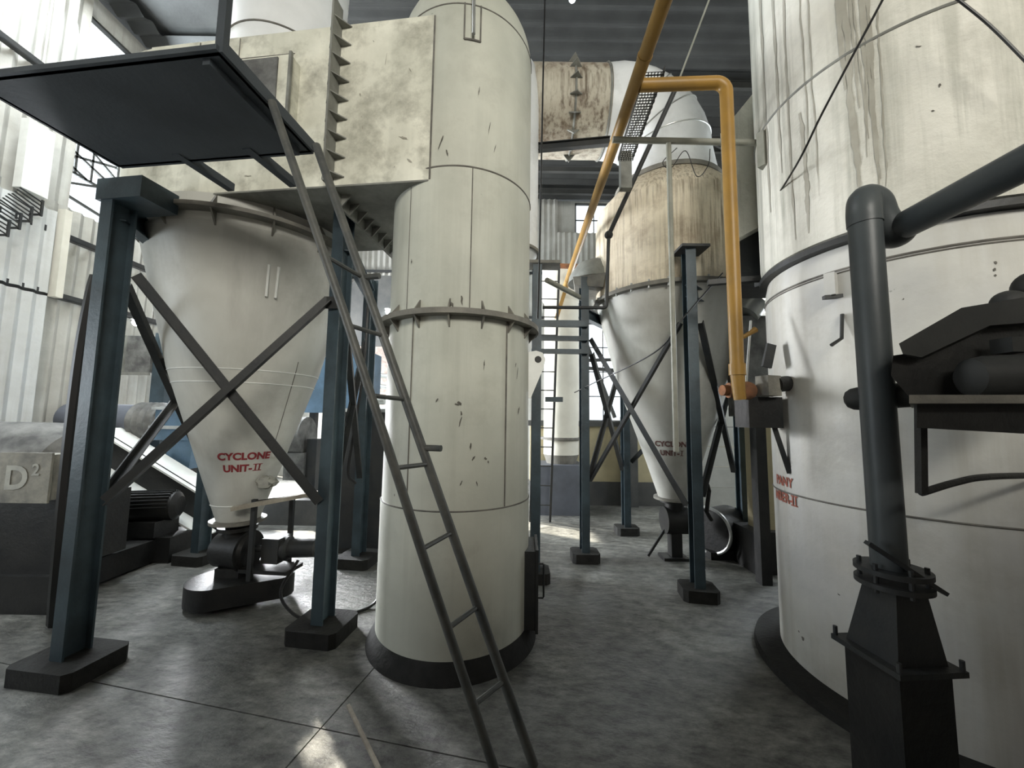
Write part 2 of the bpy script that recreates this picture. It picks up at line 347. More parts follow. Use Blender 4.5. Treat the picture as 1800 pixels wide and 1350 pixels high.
for k in range(10):
    yy = -5 + k * 1.6
    solo('purlin', MB().ibeam((XL, yy, ZR - .13), (XR, yy, ZR - .13), .14, .07, .008), 'roof_steel', 'dark steel purlin spanning under the roof sheets', 'beam', 'roof purlins')
def truss(yy, lab):
    t = thing('roof_truss', lab, 'truss', (0, yy, ZR - 1.0), 'roof trusses')
    top = [(XL + .05 + k * (XR - XL - .1) / 8, yy, ZR - .25) for k in range(9)]; bot = [(p[0], yy, ZR - .95) for p in top]
    obj('top_chord', MB().angle(top[0], top[-1], .08, .01), 'roof_steel', t, smooth=False)
    obj('bottom_chord', MB().angle(bot[0], bot[-1], .08, .01), 'roof_steel', t, smooth=False)
    for k in range(8): obj('web_member', MB().bar(top[k] if k % 2 else bot[k], bot[k + 1] if k % 2 else top[k + 1], .05, .02), 'roof_steel', t, smooth=False)
truss(7.4, 'dark lattice roof truss behind the round duct')
# walls made of corrugated sheets in rows, with openings
def wallbox(name, lo, hi, mt, lab): return struct(name, MB().b2(lo, hi), mt, label=lab)
LW = MB()
def wall_with_holes(mb, fixed, axis, u0_, u1_, z0, z1, holes, th):
    """wall plane split into boxes round rectangular holes; axis 0 = plane x=fixed (u is y), 1 = plane y=fixed (u is x)"""
    us = sorted({u0_, u1_, *[h[0] for h in holes], *[h[1] for h in holes]}); zs = sorted({z0, z1, *[h[2] for h in holes], *[h[3] for h in holes]})
    for a, b in zip(us, us[1:]):
        run = None
        for c, d in zip(zs, zs[1:]):
            if any(h[0] <= (a + b) / 2 <= h[1] and h[2] <= (c + d) / 2 <= h[3] for h in holes): continue
            if axis == 0: mb.b2((fixed - th, a, c), (fixed, b, d))
            else: mb.b2((a, fixed, c), (b, fixed + th, d))
W1 = (4.86, 5.60, 4.25, 7.2); W2 = (9.2, 9.9, 5.2, 6.2); W6 = (7.05, 8.95, 0.4, 3.7); W0 = (0.0, 2.4, 1.2, 2.6)
wl = struct('wall_left', (lambda b: (wall_with_holes(b, XL - .06, 0, YR, YB, 0, ZR, [W1, W2, W0, W6], .12), b)[1])(MB()), 'asbestos_sheet')
B1 = (1.66, 2.7, 6.5, 7.45); B2 = (1.9, 3.4, 1.5, 4.1)
wb = struct('wall_back', (lambda b: (wall_with_holes(b, YB + .06, 1, XL, XR, 0, ZR, [B1, B2], .12), b)[1])(MB()), 'asbestos_sheet')
obj('brick_panel', MB().b2((-4.6, YB - .05, 0.8), (-.4, YB + .05, 4.15)), 'brick_work', wb, smooth=False)
V7 = (4.6, 6.4, 2.2, 4.2)  # unseen opening added to go with the right-hand fill light
wr = struct('wall_right', (lambda b: (wall_with_holes(b, XR + .12, 0, YR, YB, 0, ZR, [V7], .12), b)[1])(MB()), 'asbestos_sheet')
R1 = (-.3, 3.5, 4.4, 6.8)
wq = struct('wall_rear', (lambda b: (wall_with_holes(b, YR - .12, 1, XL, XR, 0, ZR, [R1], .12), b)[1])(MB()), 'asbestos_sheet')
def wall_sheets(parent, rows, axis, fixed, u0_, u1_, holes, mt, wid=1.02, sgn=1, nm='sheet'):
    for z0, z1 in rows:
        u = u0_
        while u < u1_ - .05:
            e = min(u + wid, u1_)
            if not any(h[0] < e - .02 and h[1] > u + .02 and h[2] < z1 - .02 and h[3] > z0 + .02 for h in holes):
                mb = MB()
                if axis == 0: corr(mb, (fixed, u, z0), (0, e - u + .04, 0), (0.02, 0, z1 - z0 + .05), max(1, round((e - u) / .15)), .022, (1, 0, 0))
                else: corr(mb, (u, fixed, z0), (e - u + .04, 0, 0), (0, -0.02, z1 - z0 + .05), max(1, round((e - u) / .15)), .022, (0, 1, 0))
                obj(nm, mb, mt, parent, flip=False)
            u = e
wall_sheets(wl, [(0.05, 1.2), (1.2, 3.02), (3.02, 4.22)], 0, XL + .03, 2.4, 9.9, [W6], 'asbestos_sheet')
wall_sheets(wl, [(4.25, 5.8), (5.8, 7.25)], 0, XL + .03, 2.4, 4.86, [], 'asbestos_sheet')
wall_sheets(wl, [(4.25, 5.8), (5.8, 7.25)], 0, XL + .03, 5.60, 9.2, [W2], 'asbestos_sheet')
wall_sheets(wb, [(4.2, 5.4), (5.4, 6.5), (6.5, 7.45)], 1, YB - .03, XL, XR, [B1, B2], 'asbestos_sheet')
for zz in (1.2, 3.02, 3.82, 5.8):
    obj('girt', MB().angle((XL + .1, 2.4, zz), (XL + .1, (4.8 if zz > 4.3 else 7.0), zz), .07, .012), 'dark_steel', wl, smooth=False)
for zz in (4.2, 5.4): obj('girt', MB().bar((XL, YB - .08, zz), (XR, YB - .08, zz), .06, .06), 'dark_steel', wb, smooth=False)
# windows: openings with steel bars
def window(name, plane, h, nv, nh, diag=True):
    t = bpy.data.objects.new(name, None); col.objects.link(t); t['kind'] = 'structure'
    def P(u, z): return Vector((XL - .1, u, z)) if plane == 0 else Vector((u, YB + .1, z))
    t.location = P((h[0] + h[1]) / 2, h[2])
    f = MB()
    for a, b in (((h[0], h[2]), (h[1], h[2])), ((h[1], h[2]), (h[1], h[3])), ((h[1], h[3]), (h[0], h[3])), ((h[0], h[3]), (h[0], h[2]))): f.bar(P(*a), P(*b), .07, .07)
    obj('window_frame', f, 'roof_steel', t, smooth=False)
    for k in range(1, nv): u = h[0] + (h[1] - h[0]) * k / nv; obj('glazing_bar', MB().bar(P(u, h[2]), P(u, h[3]), .025, .025), 'roof_steel', t, smooth=False)
    for k in range(1, nh): z = h[2] + (h[3] - h[2]) * k / nh; obj('glazing_bar', MB().bar(P(h[0], z), P(h[1], z), .025, .025), 'roof_steel', t, smooth=False)
    return t
w1 = window('window_1', 0, W1, 1, 1)
for a, b in (((4.86, 4.52), (5.6, 4.42)), ((4.86, 4.62), (5.6, 4.95)), ((4.86, 4.85), (5.6, 4.85)), ((4.86, 4.98), (5.2, 4.85)), ((4.86, 5.02), (5.6, 5.3)), ((5.05, 4.85), (5.05, 5.5)), ((5.25, 4.85), (5.25, 5.5)), ((4.86, 5.2), (5.6, 4.95)), ((4.86, 5.4), (5.6, 5.45)), ((4.86, 5.5), (5.6, 5.1)), ((5.5, 4.42), (5.55, 4.28))):
    obj('lattice_bar', MB().bar((XL - .1, *a), (XL - .1, *b), .03, .03), 'roof_steel', w1, smooth=False)
window('window_2', 1, B1, 2, 2); window('window_3', 0, W2, 1, 1)
w4 = window('window_4', 1, B2, 3, 4)
for a, b in (((1.95, 3.6), (2.7, 1.6)), ((2.5, 3.9), (3.2, 1.8)), ((1.9, 3.1), (3.4, 3.15)), ((1.9, 2.9), (3.4, 2.8))): obj('lattice_bar', MB().bar((a[0], YB + .1, a[1]), (b[0], YB + .1, b[1]), .09, .09), 'roof_steel', w4, smooth=False)
window('window_5', 0, W0, 2, 2); window('window_6', 0, W6, 3, 2)
struct('wall_rear_shade', MB().b2((-3.2, -1.2, 0), (XR, -1.0, 2.95)), 'brick_work')  # unseen wall added behind the camera to shade the lower front
# low partition at the back: cream wall above a dark dado
pw = struct('wall_partition', MB().b2((0.35, 7.15, 0.42), (4.6, 7.3, 1.42)), 'cream_wall')
obj('dado', MB().b2((0.35, 7.13, 0), (4.6, 7.32, .42)), 'dado_paint', pw, smooth=False)
obj('coping', MB().b2((0.3, 7.1, 1.42), (4.65, 7.35, 1.52)), 'dado_paint', pw, smooth=False)
obj('pier', MB().b2((2.0, 7.0, 0), (2.28, 7.13, 1.6)), 'dado_paint', pw, smooth=False)
# ================================================================== CENTRAL TOWER
T = Vector((-.405, 2.95, 0)); TR = .53
phT = math.atan2(-T.y, -T.x)            # direction towards the viewer side
def on(c, r, ph, z): return Vector((c[0] + r * math.cos(ph), c[1] + r * math.sin(ph), z))
tw = thing('dust_tower', 'tall off-white cylindrical tower standing in the centre', 'tower', T)
ZF = 2.22
obj('shell', MB().lathe(T, [(TR + .012, .10), (TR + .012, .97), (TR + .004, .98), (TR, ZF), (TR, 4.40)], 96, cap=False), 'tower_paint', tw)
dome = [(TR * math.cos(a), 4.40 + .55 * math.sin(a)) for a in [k * PI / 2 / 14 for k in range(14)]] + [(.002, 4.95)]
obj('dome', MB().lathe(T, dome, 96), 'tower_paint', tw)
obj('base_skirt', MB().lathe(T, [(TR + .07, 0.0), (TR + .06, .03), (TR + .022, .10), (TR + .014, .11)], 72), 'concrete_pad', tw)
obj('flange_ring', MB().ring(T, TR - .01, TR + .075, ZF - .018, ZF + .018, 96), 'flange_steel', tw)
for k in range(16):
    ph = phT + (k - .35) * 2 * PI / 16
    for s_ in (-1, 1):
        a = on(T, TR - .004, ph, ZF + s_ * .018); b = on(T, TR + .06, ph, ZF + s_ * .018); c = on(T, TR - .004, ph, ZF + s_ * .10)
        nrm = Vector((-math.sin(ph), math.cos(ph), 0)) * .010
        obj('gusset', MB().prism([a - nrm / 2, b - nrm / 2, c - nrm / 2], nrm), 'flange_steel', tw, smooth=False)
def arc(c, r, z, a, b, n=40): return [on(c, r, a + (b - a) * i / n, z) for i in range(n + 1)]
def vseam(c, r, ph, z0, z1, parent, rad=.004, mt='weld_dark'): return obj('weld_seam', MB().tube([on(c, r, ph, z0 + (z1 - z0) * k / 6) for k in range(7)], rad, 6), mt, parent)
for z, r, q in ((.975, TR + .010, .005), (3.22, TR, .006), (4.41, TR, .005)): obj('weld_seam', MB().tube(arc(T, r, z, phT - 1.45, phT + 1.45), q, 6), 'weld_dark', tw)
vseam(T, TR + .004, phT - .62, .98, ZF - .02, tw); vseam(T, TR + .004, phT + .62, .98, ZF - .02, tw, .006); vseam(T, TR, phT + .10, ZF + .02, 3.22, tw); vseam(T, TR, phT - .75, ZF, 3.2, tw, .003)
# strap frame with rod near the top
for a in (-.05, .16): vseam(T, TR + .005, phT + a, 4.14, 4.41, tw, .006)
obj('weld_seam', MB().tube(arc(T, TR + .005, 4.14, phT - .05, phT + .16, 8), .007, 6), 'weld_dark', tw)
obj('strap_rod', MB().cyl(on(T, TR + .03, phT + .065, 4.16), on(T, TR + .03, phT + .05, 4.62), .012, 10), 'galvanised', tw)
# lifting lug on the right flank, inspection door low on the right
phr = phT + 1.52
lug = MB(); e1 = Vector((math.cos(phr), math.sin(phr), 0)); c0 = on(T, TR - .005, phr, 1.97)
lp_ = [c0 + Vector((0, 0, -.26)), c0 + e1 * .03 + Vector((0, 0, -.26)), c0 + e1 * .13 + Vector((0, 0, -.02)), c0 + e1 * .145 + Vector((0, 0, .05)), c0 + e1 * .12 + Vector((0, 0, .10)), c0 + e1 * .07 + Vector((0, 0, .115)), c0 + Vector((0, 0, .10))]
obj('lifting_lug', lug.prism(lp_, Vector((0, .02, 0))), 'white_enamel', tw, smooth=False, label='white lifting plate with a hole')
obj('lug_hole', MB().cyl(c0 + e1 * .085 + Vector((0, -.003, .045)), c0 + e1 * .085 + Vector((0, .023, .045)), .027), 'black_machine', tw)
phd = phT + 1.4; ed = Vector((math.cos(phd), math.sin(phd), 0)); et = Vector((-math.sin(phd), math.cos(phd), 0)); cdn = on(T, TR - .03, phd, .37)
Md = Matrix((et, ed, Vector((0, 0, 1)))).transposed()
dr = obj('manhole_box', MB().box(cdn, (.34, .18, .52), M=Md), 'dark_steel', tw, smooth=False, label='dark inspection opening box')
obj('manhole_cover', MB().box(cdn + ed * .10, (.37, .02, .55), M=Md), 'dark_steel', tw, smooth=False)
hc = cdn + ed * .11
obj('handle', MB().tube([hc + Vector((0, 0, .12)), hc + ed * .04 + Vector((0, 0, .12)), hc + ed * .045 + Vector((0, 0, .11)), hc + ed * .045 + Vector((0, 0, -.11)), hc + ed * .04 + Vector((0, 0, -.12)), hc + Vector((0, 0, -.12))], .007, 8), 'dark_steel', dr)
def hit(px, py, c, r):
    d = ray(px, py); a = d.x * d.x + d.y * d.y; b = -(d.x * c[0] + d.y * c[1]); cc = c[0] ** 2 + c[1] ** 2 - r * r
    t = (-b - math.sqrt(max(b * b - a * cc, 0))) / a; return CAM + d * t
def scuff(parent, p, nrm, ln, wd, ang, mt='scuff', seed=0):
    rnd = random.Random(seed); nrm = nrm.normalized(); u = nrm.cross(Vector((0, 0, 1))).normalized(); v_ = u.cross(nrm)
    a_ = u * math.sin(ang) + v_ * math.cos(ang); b_ = a_.cross(nrm); n = 11
    obj('scuff_mark', MB().add([p + nrm * .003 + (a_ * (ln / 2 * math.cos(2 * PI * k / n)) + b_ * (wd / 2 * math.sin(2 * PI * k / n))) * rnd.uniform(.45, 1.1) for k in range(n)], [tuple(range(n))]), mt, parent, smooth=False, flip=False)
for i, (px, py, l_, w_, an) in enumerate(((808, 709, .03, .022, .9), (803, 711, .03, .012, 1.4), (809, 742, .06, .010, -.25), (811, 727, .035, .012, .1), (769, 703, .03, .013, -.5), (827, 785, .045, .010, -.1), (832, 806, .035, .014, -.5), (853, 806, .03, .018, .9), (858, 812, .02, .012, .4), (851, 640, .07, .008, -.05), (909, 655, .09, .008, -.15), (911, 722, .07, .012, -.3), (906, 642, .04, .007, -.2), (810, 850, .05, .008, -.4), (838, 850, .04, .007, .3), (770, 870, .03, .01, .6), (694, 870, .02, .01, 0), (775, 250, .10, .010, -.35), (786, 268, .05, .012, .3), (860, 225, .09, .006, -.15), (842, 160, .06, .006, -.1), (870, 260, .07, .006, -.2), (724, 460, .03, .01, 0), (795, 920, .03, .012, 1.4), (690, 1000, .02, .01, 0), (872, 955, .02, .008, 1.3), (795, 535, .03, .02, .4), (812, 528, .06, .014, .1))):
    p = hit(px, py, T, TR + .004); scuff(tw, p, Vector((p.x - T.x, p.y - T.y, 0)), l_ * 1.15, w_ * 1.15, an, seed=i)
# ================================================================== INLET DUCT (left, rectangular, into the tower)
DZ0, DZ1 = 3.14, 4.34
A_ = Vector((-2.80, 2.717, 0)); B_ = Vector((-.56, 2.447, 0)); du = (B_ - A_).normalized(); dn = Vector((-du.y, du.x, 0)); DW = 1.0
dt = thing('inlet_duct', 'large dirty-white rectangular duct running left out of the central tower', 'duct', (A_ + B_) / 2 + dn * .5 + Vector((0, 0, DZ0)))
def D(u, n, z): return A_ + du * u + dn * n + Vector((0, 0, z))
DL = (B_ - A_).length
def panel(p, q, r_, s_, th, nrm): return MB().prism([p, q, r_, s_], nrm * th)
# body: front wall, top, floor, back wall
obj('front_wall', panel(D(0, 0, DZ0), D(DL, 0, DZ0), D(DL, 0, DZ1), D(0, 0, DZ1), .012, dn), 'duct_paint', dt, smooth=False)
obj('back_wall', panel(D(0, DW, DZ0), D(DL + .25, DW, DZ0), D(DL + .25, DW, DZ1), D(0, DW, DZ1), .012, dn), 'duct_paint', dt, smooth=False)
obj('bottom_plate', panel(D(0, 0, DZ0), D(DL + .12, 0.0, DZ0), D(DL + .25, DW, DZ0), D(0, DW, DZ0), .012, Vector((0, 0, -1))), 'rib_steel', dt, smooth=False)
obj('top_plate', panel(D(0, 0, DZ1), D(DL + .12, 0, DZ1), D(DL + .25, DW, DZ1), D(0, DW, DZ1), .012, Vector((0, 0, 1))), 'duct_paint', dt, smooth=False)
obj('end_cap', MB().lathe(D(0, DW / 2, 0), [(DW / 2, DZ0), (DW / 2, DZ1)], 24, a0=math.atan2(dn.y, dn.x), a1=math.atan2(dn.y, dn.x) + PI), 'duct_paint', dt)
obj('weld_seam', MB().tube([D(DL - .01, -.003, DZ0 + (DZ1 - DZ0) * k / 8) for k in range(9)], .007, 6), 'weld_dark', dt)
for u in (.42, .58, .75): obj('weld_seam', MB().tube([D(u, -.002, DZ1 - .16), D(u, -.002, DZ1)], .003, 6), 'weld_dark', dt)
obj('weld_seam', MB().tube([D(.05, -.002, DZ1 - .16), D(1.2, -.002, DZ1 - .17)], .003, 6), 'weld_dark', dt)
# splice flange with triangular stiffeners, up the front and across the underside
UF = 1.55
obj('splice_flange', MB().box(D(UF, -.055, (DZ0 + DZ1) / 2 + .05), (.014, .11, DZ1 - DZ0 + .16), rz=math.atan2(du.y, du.x)), 'rib_steel', dt, smooth=False)
for k in range(9):
    z = DZ0 + .05 + k * (DZ1 - DZ0 + .02) / 8.6
    for s_ in (-1, 1):
        p = [D(UF + s_ * .007, -.002, z), D(UF + s_ * .007, -.10, z), D(UF + s_ * .085, -.002, z)]
        obj('stiffener', MB().prism(p, (0, 0, .009)), 'rib_steel', dt, smooth=False)
obj('bottom_flange', MB().box(D(UF, DW / 2, DZ0 - .055), (.014, DW, .10), rz=math.atan2(du.y, du.x)), 'rib_steel', dt, smooth=False)
for k in range(8):
    n_ = .1 + k * .115
    for s_ in (-1, 1):
        p = [D(UF + s_ * .007, n_, DZ0 - .012), D(UF + s_ * .007, n_, DZ0 - .10), D(UF + s_ * .085, n_, DZ0 - .012)]
        obj('stiffener', MB().prism(p, dn * .009), 'rib_steel', dt, smooth=False)
# access box with torn cladding
hb = obj('access_box', MB().box(D(1.0, -.05, 3.80), (.50, .10, .52), rz=math.atan2(du.y, du.x)), 'duct_paint', dt, smooth=False)
obj('torn_cladding', MB().box(D(.97, -.105, 3.82), (.38, .012, .44), rz=math.atan2(du.y, du.x)), 'dusty_machine', hb, smooth=False, label='crumpled grey insulation cladding')
obj('box_rim', MB().box(D(1.255, -.105, 3.80), (.02, .02, .54), rz=math.atan2(du.y, du.x)), 'rib_steel', hb, smooth=False)
for i, (u_, z_, l_, w_, an) in enumerate(((1.75, 3.55, .06, .015, .2), (1.95, 3.72, .05, .012, -.4), (2.05, 3.45, .09, .03, 1.2), (1.9, 4.05, .14, .008, -.1), (2.08, 3.95, .05, .012, .5), (1.72, 3.8, .03, .02, 0), (2.1, 3.28, .06, .03, .8), (1.8, 4.2, .03, .01, .6), (.55, 3.3, .10, .03, 1.3), (.9, 3.25, .08, .02, 1.5))): scuff(dt, D(u_, 0, z_), -dn, l_ * .8, w_ * .6, an, 'drip_stain', seed=50 + i)
# ================================================================== CYCLONES
def cyclone_profile(zs): pass
def cyc_r(prof):
    def f(z):
        for (r1, z1), (r2, z2) in zip(prof, prof[1:]):
            if z1 <= z <= z2: return r1 + (r2 - r1) * (z - z1) / (z2 - z1)
        return prof[-1][0] if z > prof[-1][1] else prof[0][0]
    return f
C2 = Vector((-2.35, 3.42, 0)); P2 = [(.16, .66), (.275, 1.02), (.56, 1.93), (.79, 2.94)]; R2 = cyc_r(P2); ph2 = math.atan2(-C2.y, -C2.x)
cy2 = thing('cyclone_separator', 'off-white cyclone cone with red lettering, left of the central tower', 'cyclone', C2 + Vector((0, 0, .6)), 'cyclone separators')
def fine(prof, k=5): return [(a[0] + (b[0] - a[0]) * i / k, a[1] + (b[1] - a[1]) * i / k) for a, b in zip(prof, prof[1:]) for i in range(k)] + [prof[-1]]
obj('cone', MB().lathe(C2, fine(P2), 96, cap=False), 'cone_paint', cy2)
obj('collar', MB().lathe(C2, [(.79, 2.94), (.80, 3.14)], 96, cap=False), 'cone_paint', cy2)
obj('flange_ring', MB().ring(C2, .78, .885, 3.00, 3.03, 96), 'flange_steel', cy2)
for k in range(14):
    ph = ph2 + k * 2 * PI / 14 + .1; nrm = Vector((-math.sin(ph), math.cos(ph), 0)) * .012
    for z, s_ in ((3.0, -1), (3.03, 1)):
        p = [on(C2, .78, ph, z), on(C2, .87, ph, z), on(C2, .80 if s_ > 0 else .775, ph, z + s_ * .10)]
        obj('gusset', MB().prism([q - nrm / 2 for q in p], nrm), 'flange_steel', cy2, smooth=False)
for z in (1.90, 1.80, .80): obj('weld_seam', MB().tube(arc(C2, R2(z) + .001, z, ph2 - 1.4, ph2 + 1.4), .0045, 6), 'white_enamel', cy2)
for ph in (ph2 + .10, ph2 + .19):
    obj('lifting_bar', MB().tube([on(C2, R2(2.62) + .018, ph, 2.70), on(C2, R2(2.45) + .018, ph, 2.46)], .010, 8), 'white_enamel', cy2)
obj('weld_seam', MB().tube([on(C2, R2(2.0 - .1 * k) + .001, ph2 + .62, 2.0 - .1 * k) for k in range(8)], .003, 6), 'weld_dark', cy2)
s7 = .078
ii = [(.080, .092, -s7 * 1.25, -s7 * .53), (.110, .122, -s7 * 1.25, -s7 * .53), (.066, .136, -s7 * .60, -s7 * .52), (.066, .136, -s7 * 1.27, -s7 * 1.19)]
lettering_on(['CYCLONE', 'UNIT-    '], s7, cy2, 'red_paint', C2, R2, ph2 + .03, 1.19, .045, 'dark red hand-painted words CYCLONE UNIT-II', extra=ii)
obj('outlet_flange', MB().lathe(C2, [(.16, .66), (.21, .66), (.21, .635), (.10, .635)], 40), 'flange_steel', cy2)
C1 = Vector((1.87, 4.5, 0)); P1 = [(.17, .68), (.29, 1.05), (.60, 1.95), (.84, 2.90)]; R1_ = cyc_r(P1); ph1 = math.atan2(-C1.y, -C1.x)
cy1 = thing('cyclone_separator', 'off-white cyclone with rust-streaked brown upper body, behind the yellow pipe', 'cyclone', C1 + Vector((0, 0, .6)), 'cyclone separators')
obj('cone', MB().lathe(C1, fine(P1), 96, cap=False), 'cone_paint', cy1)
obj('body', MB().lathe(C1, [(.855, 2.94), (.855, 3.5), (.855, 3.96), (.81, 4.06), (.60, 4.30)], 96, cap=False), 'lagging_brown', cy1, label='streaky brown-stained cylindrical body')
obj('flange_ring', MB().ring(C1, .83, .91, 2.90, 2.94, 96), 'flange_steel', cy1)
obj('top_ring', MB().ring(C1, .585, .625, 4.29, 4.34, 72), 'flange_steel', cy1)
for k in range(30):
    ph = ph1 + (k - 15) * 2 * PI / 30; obj('flange_bolt', MB().cyl(on(C1, .885, ph, 2.875), on(C1, .885, ph, 2.965), .011, 8), 'galvanised', cy1)
# neck and elbow into the horizontal round duct
ZD = 5.36; path = [(C1.x, C1.y, 4.33), (C1.x, C1.y, 4.55)] + [tuple(p) for p in corner((C1.x, C1.y, 4.4), (C1.x, C1.y, ZD), (0.4, C1.y, ZD), .62, 8)] + [(1.1, C1.y, ZD)]
obj('elbow', MB().tube(path, [.59, .55] + [.52] * 9 + [.505], 48, caps=False), 'white_sheet_metal', cy1, label='pale grey sheet-metal elbow')
for p in (3, 5, 7):
    q = Vector(path[p]); t = (Vector(path[p + 1]) - Vector(path[p - 1])).normalized(); u = t.cross(Vector((0, 1, 0))).normalized(); v = Vector((0, 1, 0))
    obj('elbow_seam', MB().tube([q + (u * math.cos(a) + v * math.sin(a)) * .523 for a in [2 * PI * k / 48 for k in range(48)]], .008, 6, closed=True), 'galvanised', cy1)
obj('crossover_duct', MB().tube([(1.1, C1.y, ZD), (.3, C1.y, ZD), (-1.2, C1.y, ZD)], .5, 48), 'duct_aged', cy1, label='stained round horizontal duct')
def ringx(x, r): return MB().tube([(x, C1.y + r * math.cos(a), ZD + r * math.sin(a)) for a in [2 * PI * k / 48 for k in range(48)]], .014, 6, closed=True)
for x in (.68, 1.08): obj('duct_flange', ringx(x, .505), 'rib_steel', cy1)
for k in range(10):
    a = PI * .55 + k * PI / 9.0; c = Vector((.68, C1.y + .5 * math.cos(a), ZD + .5 * math.sin(a))); d = Vector((0, math.cos(a), math.sin(a)))
    obj('stiffener', MB().prism([c - Vector((.07, 0, 0)), c + Vector((.07, 0, 0)), c + d * .09], d.cross(Vector((1, 0, 0))) * .012), 'rib_steel', cy1, smooth=False)
ii1 = [(.090, .102, -s7 * 1.25, -s7 * .53), (.078, .114, -s7 * .60, -s7 * .52), (.078, .114, -s7 * 1.27, -s7 * 1.19)]
lettering_on(['CYCLONE', 'UNIT-   '], s7, cy1, 'maroon_paint', C1, R1_, ph1 + .0, 1.27, .045, 'dark maroon hand-painted words CYCLONE UNIT-I', extra=ii1)
obj('outlet_flange', MB().lathe(C1, [(.17, .68), (.22, .68), (.22, .655), (.10, .655)], 40), 'flange_steel', cy1)
# ---- support frames
def pad(mb, c, sx, sy, h, rz=0, ch=.035):
    R = Matrix.Rotation(rz, 3, 'Z'); x, y = sx / 2, sy / 2
    poly = [(-x + ch, -y), (x - ch, -y), (x, -y + ch), (x, y - ch), (x - ch, y), (-x + ch, y), (-x, y - ch), (-x, -y + ch)]
    return mb.prism([Vector(c) + R @ Vector((a, b, 0)) for a, b in poly], (0, 0, h))
def column(fr, x, y, top, rz, pads=(.36, .36), mt='blue_steel'):
    c = obj('column', MB().hbeam((x, y, .10), top - .10, .15, .088, .012, .009, rz + PI / 2), mt, fr, smooth=False)
    obj('footing', pad(MB(), (x, y, 0), *pads, .10, rz), 'concrete_pad', c, smooth=False, label='low dark concrete footing')
    return c
def brace(fr, p, q, a=.06, mt='dark_steel'): return obj('brace', MB().angle(p, q, a, .008), mt, fr, smooth=False)
LP = (-2.634, 2.456); PB = (-1.325, 2.88); PC = (-3.30, 4.25); PD = (-1.60, 4.22)
f2 = thing('support_frame', 'blue-grey steel column frame carrying the left cyclone, with crossed braces', 'frame', (-2.2, 3.4, 0), 'cyclone support frames')
ra = math.radians(-8)
column(f2, *LP, 3.07, ra, (.44, .34)); column(f2, *PB, 3.12, ra, (.38, .34)); column(f2, *PC, 3.0, ra); column(f2, *PD, 3.1, ra)
v = lambda p, z, o=(0, 0): Vector((p[0] + o[0], p[1] + o[1], z))
brace(f2, atY(236, 490, 2.46), atY(556, 886, 2.80)); brace(f2, atY(582, 529, 2.77), atY(186, 887, 2.40))
brace(f2, v(LP, 2.40, (0, .08)), v(PC, .9, (.05, -.05)), .05); brace(f2, v(PC, 2.3, (.05, -.05)), v(LP, .98, (.0, .09)), .05)
brace(f2, v(PB, 2.35, (0, .08)), v(PD, .9, (0, -.08)), .05); brace(f2, v(PD, 2.35, (.0, -.08)), v(PB, 1.0, (0, .08)), .05)
for a, b in ((LP, PC), (PB, PD)): obj('top_beam', MB().ibeam(v(a, 2.90), v(b, 2.90), .14, .08), 'blue_steel', f2, smooth=False)
obj('column_cap', MB().box((LP[0] + .10, LP[1] + .02, 3.0), (.34, .24, .14), rz=ra), 'blue_steel', f2, smooth=False)
obj('gusset_plate', MB().box(atY(583, 532, 2.785), (.09, .01, .09)), 'dark_steel', f2, smooth=False)
Q1 = (.83, 4.405); Q2 = (1.665, 3.54); Q3 = (1.593, 5.42); Q4 = (2.72, 4.60); Q0 = (.245, 3.87)
f1 = thing('support_frame', 'blue-grey steel column frame carrying the right-hand cyclone, with crossed braces', 'frame', (1.7, 4.4, 0), 'cyclone support frames')
for q, tp, rz in ((Q1, 3.2, 0), (Q2, 3.16, -.15), (Q3, 3.1, 0), (Q4, 3.1, -.1)): column(f1, *q, tp, rz, (.30, .26))
obj('cap_plate', MB().box((Q2[0] + .02, Q2[1], 3.17), (.26, .24, .025)), 'dark_steel', f1, smooth=False)
brace(f1, v(Q2, 2.47, (-.06, .05)), v(Q1, .86, (.06, -.04)), .05); brace(f1, v(Q1, 2.45, (.06, -.06)), v(Q2, .78, (-.08, .03)), .05)
brace(f1, v(Q2, 2.46, (.09, .0)), v(Q4, .95, (-.1, 0)), .05); brace(f1, v(Q4, 1.95, (-.1, 0)), v(Q2, .86, (.09, .05)), .05)
brace(f1, v(Q1, 2.3, (.08, 0)), v(Q3, .85, (-.05, 0)), .05); brace(f1, v(Q3, 2.3, (-.05, 0)), v(Q1, .9, (.08, .05)), .05); brace(f1, v(Q3, .95, (.1, 0)), v(Q4, 2.3, (-.05, .05)), .05)
for a, b in ((Q1, Q3), (Q2, Q4)): obj('top_beam', MB().ibeam(v(a, 2.78), v(b, 2.78), .12, .08), 'blue_steel', f1, smooth=False)
# side frame next to the tower with rungs of steel between two columns
f0 = thing('side_frame', 'dark blue steel column with cross beams just right of the central tower', 'frame', (Q0[0], Q0[1], 0))
column(f0, *Q0, 3.12, 0, (.28, .26)); 
obj('cap_plate', MB().box((Q0[0] + .06, Q0[1], 3.14), (.34, .2, .03)), 'flange_steel', f0, smooth=False)
for z, hh in ((2.56, .07), (2.39, .05), (2.24, .05)): obj('cross_beam', MB().bar((Q0[0] - .03, 4.30, z + .07), (Q1[0] + .02, 4.30, z + .07), .06, hh), 'blue_steel', f0, smooth=False)
obj('pipe_rail', MB().cyl((Q0[0] + .1, Q0[1], 2.98), (Q1[0] - .02, Q1[1], 2.96), .028, 12), 'grey_bar_paint', f0)
obj('cross_beam', MB().bar((Q0[0] + .1, Q0[1] + .1, 1.75), (Q0[0] + .28, Q0[1] + .1, 1.75), .05, .05), 'blue_steel', f0, smooth=False)
